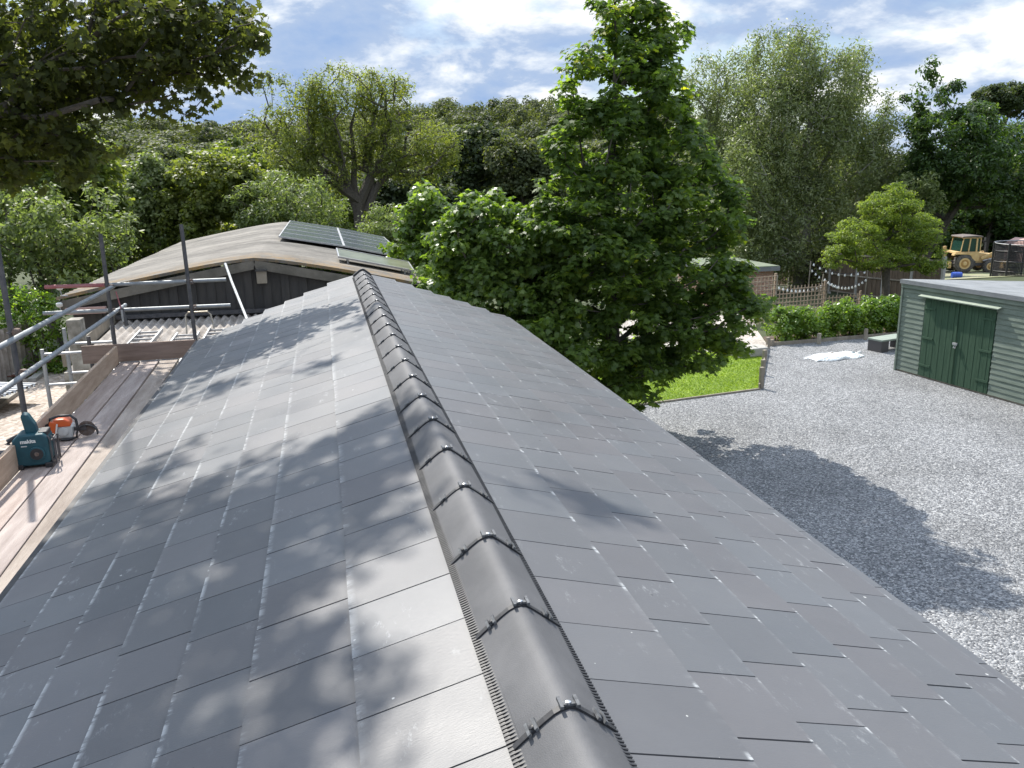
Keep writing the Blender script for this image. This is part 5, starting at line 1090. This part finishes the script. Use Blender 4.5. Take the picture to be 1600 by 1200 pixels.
# big grey-green birch/willow on the right
bt = [lump(1235, 90, 34, 1.7, 1.7, 1.6), lump(1290, 120, 34, 2.0, 2.0, 1.7), lump(1195, 160, 34, 1.7, 1.8, 1.6), lump(1345, 180, 34, 1.6, 1.8, 1.5), lump(1240, 200, 34, 2.6, 2.4, 2.0), lump(1310, 250, 34, 2.6, 2.4, 2.0), lump(1180, 270, 33.6, 1.9, 2, 2.0), lump(1370, 270, 34, 1.3, 1.8, 1.6), lump(1250, 330, 34, 3.0, 2.5, 1.8), lump(1190, 370, 33.5, 1.8, 2, 1.5), lump(1290, 400, 34, 2.4, 2, 1.4), lump(1195, 60, 34.3, .5, .5, .7)]
p = at(1250, 430, 34); tree('grey_willow', 'very large grey-green willow filling the right of centre behind the brick outbuilding', 'tree', (p[0], 34, gz(p[0], 34)), bt, 950, 120, .55, .165, 'blade', 'birch', 31, r0=.28, up=.35, flat=1.0, droop=1.0, bark='bark_pale', shell=.4, leafr=.010)
bt = [lump(1110, 120, 37, 1.2, 1.2, 1.2), lump(1140, 180, 37, 1.4, 1.4, 1.6), lump(1105, 230, 37, 1.2, 1.3, 1.6), lump(1150, 300, 37, 1.5, 1.4, 2.0), lump(1160, 100, 37, .7, .7, .8), lump(1120, 350, 37, 1.6, 1.5, 1.5)]
p = at(1130, 420, 37); tree('grey_willow', 'thinner pale willow with airy top between the maple and the large willow', 'tree', (p[0], 37, gz(p[0], 37)), bt, 330, 70, .55, .165, 'blade', 'birch', 32, r0=.16, up=.35, flat=1.0, droop=1.0, bark='bark_pale', shell=.3, leafr=.010)
# dark cherry on the right
ct = [lump(1450, 110, 31, .30, .3, .75), lump(1445, 150, 31, .85, .8, .5), lump(1490, 150, 31, .5, .5, .5), lump(1470, 200, 31, 1.5, 1.4, .9), lump(1530, 190, 31.5, 1.2, 1.2, .8), lump(1500, 250, 31, 2.2, 2, 1.2), lump(1570, 260, 32, 1.9, 1.8, 1.3), lump(1460, 280, 31.5, 1.2, 1.5, 1.0), lump(1540, 300, 32, 2.2, 1.8, .85), lump(1630, 300, 32, 1.8, 1.8, 1.1), lump(1425, 320, 33.5, .9, 1.0, .9), lump(1590, 215, 32, 1.0, 1.0, .6), lump(1500, 130, 31, .15, .2, .4)]
ct = [(a, b, c_, d_, e, f) for a, b, c_, d_, e, f in ct]
p = at(1480, 430, 33); tree('cherry_tree', 'dark green tree with spiky upright shoots at its top, right side', 'tree', (p[0] - 1.6, 33, gz(p[0] - 1.6, 33)), ct, 640, 78, .42, .165, 'oval', 'cherry', 41, r0=.2, up=.6, flat=.7, shell=.4, th=.55, leafr=.010)
# yellow-green small tree
at_ = [lump(1390, 325, 25.5, 1.0, 1.0, .6), lump(1340, 365, 25.5, .9, .9, .50), lump(1420, 365, 25.5, 1.1, 1.0, .6), lump(1370, 400, 25.5, 1.3, 1.0, .50), lump(1440, 405, 25.5, .8, .9, .50), lump(1315, 395, 25.3, .6, .6, .30), lump(1400, 300, 25.5, .5, .5, .3), lump(1300, 410, 25.3, .3, .4, .14), lump(1440, 345, 25.6, .5, .5, .3)]
p = at(1382, 470, 25.5); tree('acacia_tree', 'small bright yellow-green tree with feathery leaves behind the hedge', 'tree', (p[0], 25.5, gz(p[0], 25.5)), at_, 480, 110, .26, .07, 'oval', 'acacia', 51, r0=.13, up=.8, flat=.45, shell=.4, th=.5, leafr=.008, step=.5)
at_ = [lump(1432, 290, 30.3, .7, .7, .6), lump(1440, 320, 30.3, .8, .7, .7)]
p = at(1440, 430, 30.3); tree('silver_shrub', 'small silvery grey bush showing above the yellow-green tree', 'shrub', (p[0], 30.3, gz(p[0], 30.3)), at_, 40, 60, .35, .16, 'blade', 'pale', 52, r0=.05, th=.7, leafr=.008)
# laurel hedge: separate bushes grown together
hr = random.Random(6)
A_, B_ = np.array([12.55, 22.15]), np.array([17.9, 22.55])
hl = ['bush at the left end of the laurel hedge, by the twin posts', 'second laurel bush from the left end of the hedge', 'laurel bush left of the middle edging post', 'laurel bush right of the middle edging post', 'laurel bush in front of the small tree trunk', 'tall laurel bush next to the shed corner', 'laurel bush mostly behind the shed']
for k in range(7):
    q = A_ + (B_ - A_) * (k + .3) / 6.6; h_ = .92 + .16 * (k / 6) + hr.uniform(-.06, .08)
    lm = [(q[0], q[1], G + h_ * .55, .52, .48, h_ * .5), (q[0] + hr.uniform(-.3, .3), q[1], G + h_ * .78, .42, .4, h_ * .28), (q[0] + hr.uniform(-.3, .3), q[1] - .2, G + h_ * .35, .4, .3, .3)]
    tree('laurel_bush', hl[k], 'hedge bush', (q[0], q[1], G), lm, 70, 46, .17, .095, 'oval', 'laurel', 60 + k, r0=.03, group='laurel bushes of the low hedge', up=.8, flat=.9, shell=.6, th=.5, leafr=.006, step=.3)
# ---- middle distance, left to right
def simple(name, label, pts, Y, leaf, seed, ncl, per, rad, ls, templ='tuft', cat='tree', r0=.14, group=None, **k):
    lm = [lump(px, py, Y + dy, rx, rx * .9, rz) for px, py, dy, rx, rz in pts]; cx = np.mean([l[0] for l in lm]); cy = np.mean([l[1] for l in lm])
    return tree(name, label, cat, (cx, cy, gz(cx, cy)), lm, ncl, per, rad, ls, templ, leaf, seed, r0=r0, group=group, leafr=.010, **k)
mg = 'trees and bushes beyond the barn'
simple('bush', 'broad pale grey-green bush behind the left guard rails', [(60, 360, 0, 1.9, 1.3), (120, 345, 0, 1.5, 1.1), (165, 390, 0, 1.0, 1.1), (20, 420, 0, 1.6, 1.1), (110, 430, -.5, 1.4, 1.0), (-40, 370, 0, 1.9, 1.5)], 27, 'pale', 71, 260, 50, .42, .15, 'oval', 'bush', .08, mg, th=.4)
simple('ivy_bush', 'bright green ivy bush spilling over the metal fence', [(30, 480, 0, .9, .55), (60, 500, 0, .75, .6), (85, 540, 0, .6, .7), (10, 500, 0, .8, .6), (70, 560, 0, .7, .5)], 24.3, 'laurel', 72, 130, 44, .28, .10, 'oval', 'bush', .05, None, th=.4)
simple('leafy_tree', 'fresh green tree under the overhanging boughs at the far left', [(20, 290, 0, 2.6, 1.6), (90, 260, 0, 2.0, 1.5), (-40, 260, 0, 2.5, 2.2), (60, 330, 0, 2.3, 1.3), (130, 300, 0, 1.4, 1.4)], 33, 'mid', 73, 375, 77, 0.51, 0.172, 'tuft', 'tree', .2, mg)
simple('poplar', 'narrow greyish tree left of the barn', [(238, 300, 0, 1.0, 1.5), (245, 340, 0, 1.2, 1.4), (232, 270, 0, .6, .8)], 40, 'pale', 74, 137, 70, 0.42, 0.132, 'tuft', 'tree', .12, mg)
simple('leafy_tree', 'rounded yellowish green tree left of the narrow greyish tree', [(175, 300, 0, 2.0, 1.4), (185, 350, 0, 2.0, 1.5), (200, 385, 0, 1.5, 1.2), (150, 330, 0, 1.7, 1.5)], 42, 'willow', 75, 237, 70, 0.51, 0.165, 'tuft', 'tree', .2, mg)
simple('leafy_tree', 'rounded light green tree just behind the barn roof', [(330, 285, 0, 2.0, 1.3), (300, 320, 0, 1.7, 1.2), (365, 300, 0, 1.7, 1.3), (330, 345, 0, 2.4, 1.2), (285, 350, 0, 1.5, 1.2)], 40, 'willow', 76, 325, 77, 0.47, 0.145, 'tuft', 'tree', .18, mg)
simple('willow_bush', 'pale feathery willow bush behind the barn ridge', [(450, 300, 0, 1.8, 1.1), (410, 320, 0, 1.4, 1.1), (490, 325, 0, 1.3, 1.0), (450, 345, 0, 2.2, 1.0)], 38, 'pale', 77, 210, 48, .48, .20, 'blade', 'tree', .15, mg, droop=.5)
simple('willow_bush', 'rounded pale bush right of the barn solar panels', [(600, 350, 0, 1.0, .75), (640, 365, 0, .8, .75), (590, 375, 0, .9, .7), (620, 395, 0, 1.0, .6)], 34, 'pale', 78, 130, 48, .36, .16, 'blade', 'bush', .08, mg)
simple('sapling', 'bright sunlit sapling at the right corner of the barn roof', [(665, 325, 0, .50, .5), (685, 365, 0, .75, .6), (655, 390, 0, .7, .6), (700, 410, 0, .8, .6), (680, 440, 0, .8, .5), (640, 340, 0, .25, .4)], 20, 'sapling', 79, 150, 44, .27, .12, 'maple_lo', 'tree', .06, mg)
simple('open_tree', 'thin wispy tree rising left of the big forked tree', [(425, 130, 0, .9, .9), (440, 190, 0, 1.1, 1.2), (400, 200, 0, .8, .8), (450, 250, 0, 1.0, 1.0), (470, 140, 0, .6, .6)], 52, 'willow', 80, 80, 30, .62, .22, 'blade', 'tree', .16, mg, droop=.4)
# the big forked willow
bt = [lump(540, 140, 50, 2.4, 2.0, 1.5), lump(600, 150, 50, 1.9, 1.8, 1.3), lump(490, 150, 50, 1.6, 1.5, 1.3), lump(480, 200, 50, 2.0, 2, 1.4), lump(550, 200, 50, 2.8, 2.2, 1.6), lump(630, 210, 50, 2.6, 2.2, 1.4), lump(680, 220, 50, 1.5, 1.6, 1.2), lump(455, 240, 50, 1.5, 1.8, 1.1), lump(500, 260, 50, 2.0, 1.9, 1.0), lump(640, 255, 50, 2.2, 2, .9), lump(590, 245, 50, 1.8, 2, 1.0), lump(690, 245, 50, .9, 1, .7)]
base = at(560, 345, 50); base[2] = gz(base[0], 50)
fork = [base, base + [0, 0, 1.2], at(560, 330, 50), at(563, 315, 50)]
t_ = tree('forked_willow', 'big open willow with dark forked limbs behind the barn', 'tree', base, bt, 560, 66, .60, .20, 'blade', 'willow', 81, r0=.30, trunk=fork, droop=.5, flat=.9, shell=.35, expo=1.9, leafr=.016, sides=7, step=1.0)
mb = MB()      # its main limbs, as the photo shows them
limbs = [([(560, 340), (548, 300), (535, 285), (515, 270), (500, 262)], .38, .16), ([(556, 318), (545, 290), (530, 245), (522, 215), (508, 185), (500, 160)], .36, .08), ([(557, 322), (553, 285), (553, 240), (548, 200), (560, 150)], .36, .07),
         ([(572, 330), (582, 300), (580, 270), (578, 230), (585, 180), (600, 140)], .34, .06), ([(575, 325), (590, 290), (615, 265), (632, 245), (634, 215), (650, 190)], .36, .07), ([(596, 283), (625, 262), (660, 252), (690, 245)], .22, .07), ([(545, 295), (500, 280), (470, 240), (450, 205)], .2, .05)]
for pts_, ra, rb in limbs:
    P_ = [at(x, y, 50 + .15 * i) for i, (x, y) in enumerate(pts_)]; mb.tube(P_, list(np.linspace(ra * .62, rb * .7, len(P_))), 8)
mb.build('limbs', M['bark'], t_, smooth=True)
# dark trees to its right
simple('dark_tree', 'tall dark round-topped tree right of the forked willow', [(745, 230, 0, 2.6, 1.9), (720, 280, 0, 2.8, 2.4), (770, 290, 0, 2.8, 2.4), (745, 330, 0, 3.2, 1.8), (700, 330, 0, 2.2, 1.8)], 66, 'dark', 82, 375, 70, 0.72, 0.238, 'tuft', 'tree', .25, mg)
simple('dark_tree', 'grey-green rounded tree left of the tall maple', [(800, 250, 0, 2.0, 1.6), (830, 275, 0, 2.0, 1.6), (810, 310, 0, 2.6, 2.0), (850, 310, 0, 1.6, 1.8)], 62, 'wood', 83, 300, 73, 0.64, 0.211, 'tuft', 'tree', .25, mg)
simple('dark_tree', 'dark bushy tree low behind the light sapling', [(640, 300, 0, 2.0, 1.6), (600, 310, 0, 1.8, 1.5), (680, 320, 0, 2.0, 1.5), (560, 330, 0, 1.5, 1.2)], 60, 'dark', 84, 250, 70, 0.64, 0.211, 'tuft', 'tree', .2, mg)
simple('leafy_tree', 'dark rounded tree standing behind the tractor cab', [(1500, 330, 0, 2.4, 2.0), (1560, 330, 0, 2.4, 2.0), (1620, 340, 0, 2.4, 2.2), (1450, 350, 0, 2.0, 2.0), (1590, 370, 0, 2.4, 1.5)], 64, 'cherry', 85, 412, 70, 0.72, 0.238, 'tuft', 'tree', .25, None)
simple('leafy_tree', 'dark mass of foliage between the large willow and the tractor', [(1425, 300, 0, 2.6, 2.6), (1400, 360, 0, 2.6, 2.2), (1340, 350, 0, 2.6, 2.6), (1180, 330, 0, 3.0, 3.0), (1270, 340, 0, 3.0, 3.0)], 50, 'dark', 86, 412, 70, 0.68, 0.224, 'tuft', 'tree', .25, None)
simple('oak_tree', 'far rounded oak alone on the skyline at the upper right', [(1565, 152, 0, 5.0, 2.6), (1545, 165, 0, 3.5, 2.2), (1590, 165, 0, 3.6, 2.2)], 140, 'dark', 87, 187, 63, 1.10, 0.409, 'tuft', 'tree', .5, None)
simple('bush', 'dark undergrowth right behind the loader tractor', [(1440, 385, 0, 2.2, 1.6), (1480, 378, 0, 2.2, 1.7), (1530, 380, 0, 2.2, 1.6), (1580, 378, 0, 2.2, 1.7), (1625, 385, 0, 2.2, 1.6)], 66, 'cherry', 88, 260, 60, .7, .24, 'tuft', 'bush', .1, None, th=.3)
# prototypes for the trees that fill the valley: each a thing
protoA = tree('valley_tree', 'x', 'tree', (0, 0, 0), [(0, 0, 4.4, 2.8, 2.8, 2.4), (1.2, .4, 6.0, 1.8, 1.8, 1.6), (-1.3, -.5, 5.6, 1.8, 1.7, 1.5), (.2, 1, 2.6, 2.4, 2.4, 1.4)], 240, 62, .60, .20, 'tuft', 'mid', 91, r0=.2, group=mg)
protoB = tree('valley_tree', 'x', 'tree', (0, 0, 0), [(0, 0, 4.2, 2.4, 2.4, 2.6), (.6, .8, 6.4, 1.5, 1.5, 1.5), (-1.0, .3, 4.0, 1.9, 1.9, 1.8), (1.2, -.8, 3.0, 1.9, 1.9, 1.6)], 230, 62, .58, .20, 'tuft', 'wood', 92, r0=.2, group=mg)
protoC = tree('valley_tree', 'x', 'tree', (0, 0, 0), [(0, 0, 3.8, 2.8, 2.5, 2.2), (1.0, 0, 5.4, 2.0, 1.8, 1.4), (-1.6, .5, 4.6, 1.5, 1.5, 1.3), (0, -1, 2.4, 2.4, 2.2, 1.3)], 230, 62, .58, .19, 'tuft', 'willow', 93, r0=.2, group=mg)
vt = [ # px, top py, Y, proto, scale, label
 (215, 232, 62, 'B', 1.25, 'dark grey-green tree on the slope above the narrow greyish tree'), (165, 245, 58, 'B', 1.1, 'dark tree on the slope at the far left'), (275, 235, 60, 'B', 1.15, 'dark rounded tree on the slope left of the wispy tree'),
 (320, 215, 66, 'A', 1.3, 'mid green tree on the slope behind the light green rounded tree'), (370, 225, 62, 'A', 1.15, 'mid green tree on the slope left of the wispy trunk'), (110, 215, 66, 'C', 1.3, 'yellow-green tree beneath the hanging leaves'),
 (410, 245, 56, 'C', 1.1, 'yellow-green tree at the foot of the wispy tree'), (50, 225, 60, 'A', 1.3, 'mid green tree at the far left edge under the boughs'), (455, 255, 60, 'A', 1.0, 'mid green tree directly behind the left limbs of the forked willow'),
 (510, 265, 66, 'C', 1.0, 'yellow-green tree seen through the forked willow limbs'), (620, 265, 68, 'A', 1.0, 'mid green tree behind the right limbs of the forked willow'), (665, 235, 74, 'B', 1.1, 'dark tree at the right shoulder of the forked willow'),
 (385, 275, 46, 'C', .9, 'yellow-green tree between the light rounded tree and the pale willow bush'), (535, 310, 56, 'A', .75, 'low mid green tree at the base of the forked trunk'), (505, 320, 44, 'A', .62, 'low dark green tree behind the right end of the pale willow bush'),
 (875, 240, 72, 'B', 1.2, 'dark tree half hidden behind the left side of the tall maple'), (790, 215, 84, 'B', 1.2, 'dark tree on the rise above the grey-green rounded tree'), (270, 300, 48, 'A', .8, 'mid green tree between the narrow greyish tree and the light rounded tree'),
 (120, 290, 46, 'C', .95, 'yellow-green tree just right of the fresh green far left tree'), (1090, 300, 60, 'B', 1.2, 'dark tree showing between the tall maple and the thin willow'), (1160, 340, 56, 'A', .9, 'mid green tree low behind the thin willow'), (1330, 230, 60, 'B', 1.3, 'dark tree glimpsed through the large willow'),
 (1440, 255, 50, 'B', 1.0, 'dark tree between the large willow and the spiky cherry'), (1600, 195, 70, 'C', 1.3, 'olive tree at the right edge below the skyline oak'), (1530, 215, 66, 'A', 1.2, 'mid green tree right behind the spiky cherry top')]
used = set()
for px, py, Y, pr, s, lab in vt:
    src = {'A': protoA, 'B': protoB, 'C': protoC}[pr]; p = at(px, py, Y); g_ = gz(p[0], Y); h_ = p[2] - g_; sz = h_ / 7.6; sx = max(s * .95, sz * .8)
    if pr not in used: used.add(pr); src.location = (p[0], Y, g_); src.scale = (sx, sx, sz); src['label'] = lab
    else: copy_tree(src, (p[0], Y, g_), (sx, sx, sz), px * 1.7, lab)
# wooded hillside far off
def woodland():
    rng = np.random.default_rng(77); C_ = []; Nn = []; sz = []; rd = []
    pts = []
    for Y in np.arange(84, 225, 5.5):
        x0, x1 = -.42 * Y - 8, .62 * Y + 8
        for x in np.arange(x0, x1, 5.4): pts.append((x + rng.uniform(-2.2, 2.2), Y + rng.uniform(-2.5, 2.5)))
    for (x, y) in pts:
        g_ = gz(x, y); h_ = rng.uniform(6.0, 10.0) * (.8 + .25 * math.sin(x * .07 + y * .03)); rx = rng.uniform(2.8, 4.6); n = int(900 if y < 150 else 620); tone = rng.random()
        nb_ = 9; cc = rng.normal(size=(nb_, 3)); cc /= np.linalg.norm(cc, axis=1)[:, None]; cc *= rng.uniform(.35, .75, (nb_, 1)); cc[:, 2] = np.abs(cc[:, 2]) * 1.0 - .15
        idx = rng.integers(0, nb_, n); d = rng.normal(size=(n, 3)); d /= np.linalg.norm(d, axis=1)[:, None]; d[:, 2] = np.where(d[:, 2] < -.3, -d[:, 2], d[:, 2])
        q = (cc[idx] + d * .42 * rng.uniform(.75, 1.05, (n, 1))) * np.array([rx, rx, h_ * .42]) + np.array([x, y, g_ + h_ * .55])
        C_.append(q); Nn.append(d + rng.normal(size=(n, 3)) * .35 + np.array([0, 0, .4])); sz.append(rng.uniform(.35, .70, n)); rd.append(np.clip(tone * .6 + .4 * rng.random(n), 0, 1))
    C_ = np.vstack(C_); me = leaf_mesh('woodland', C_, np.vstack(Nn), np.concatenate(sz), 'rhomb', rng, np.concatenate(rd)); me.materials.append(LM['wood'])
    o = bpy.data.objects.new('woodland', me); COL.objects.link(o); tag(o, 'dense dark wood covering the far hillside', 'woodland', None, 'stuff')
woodland()
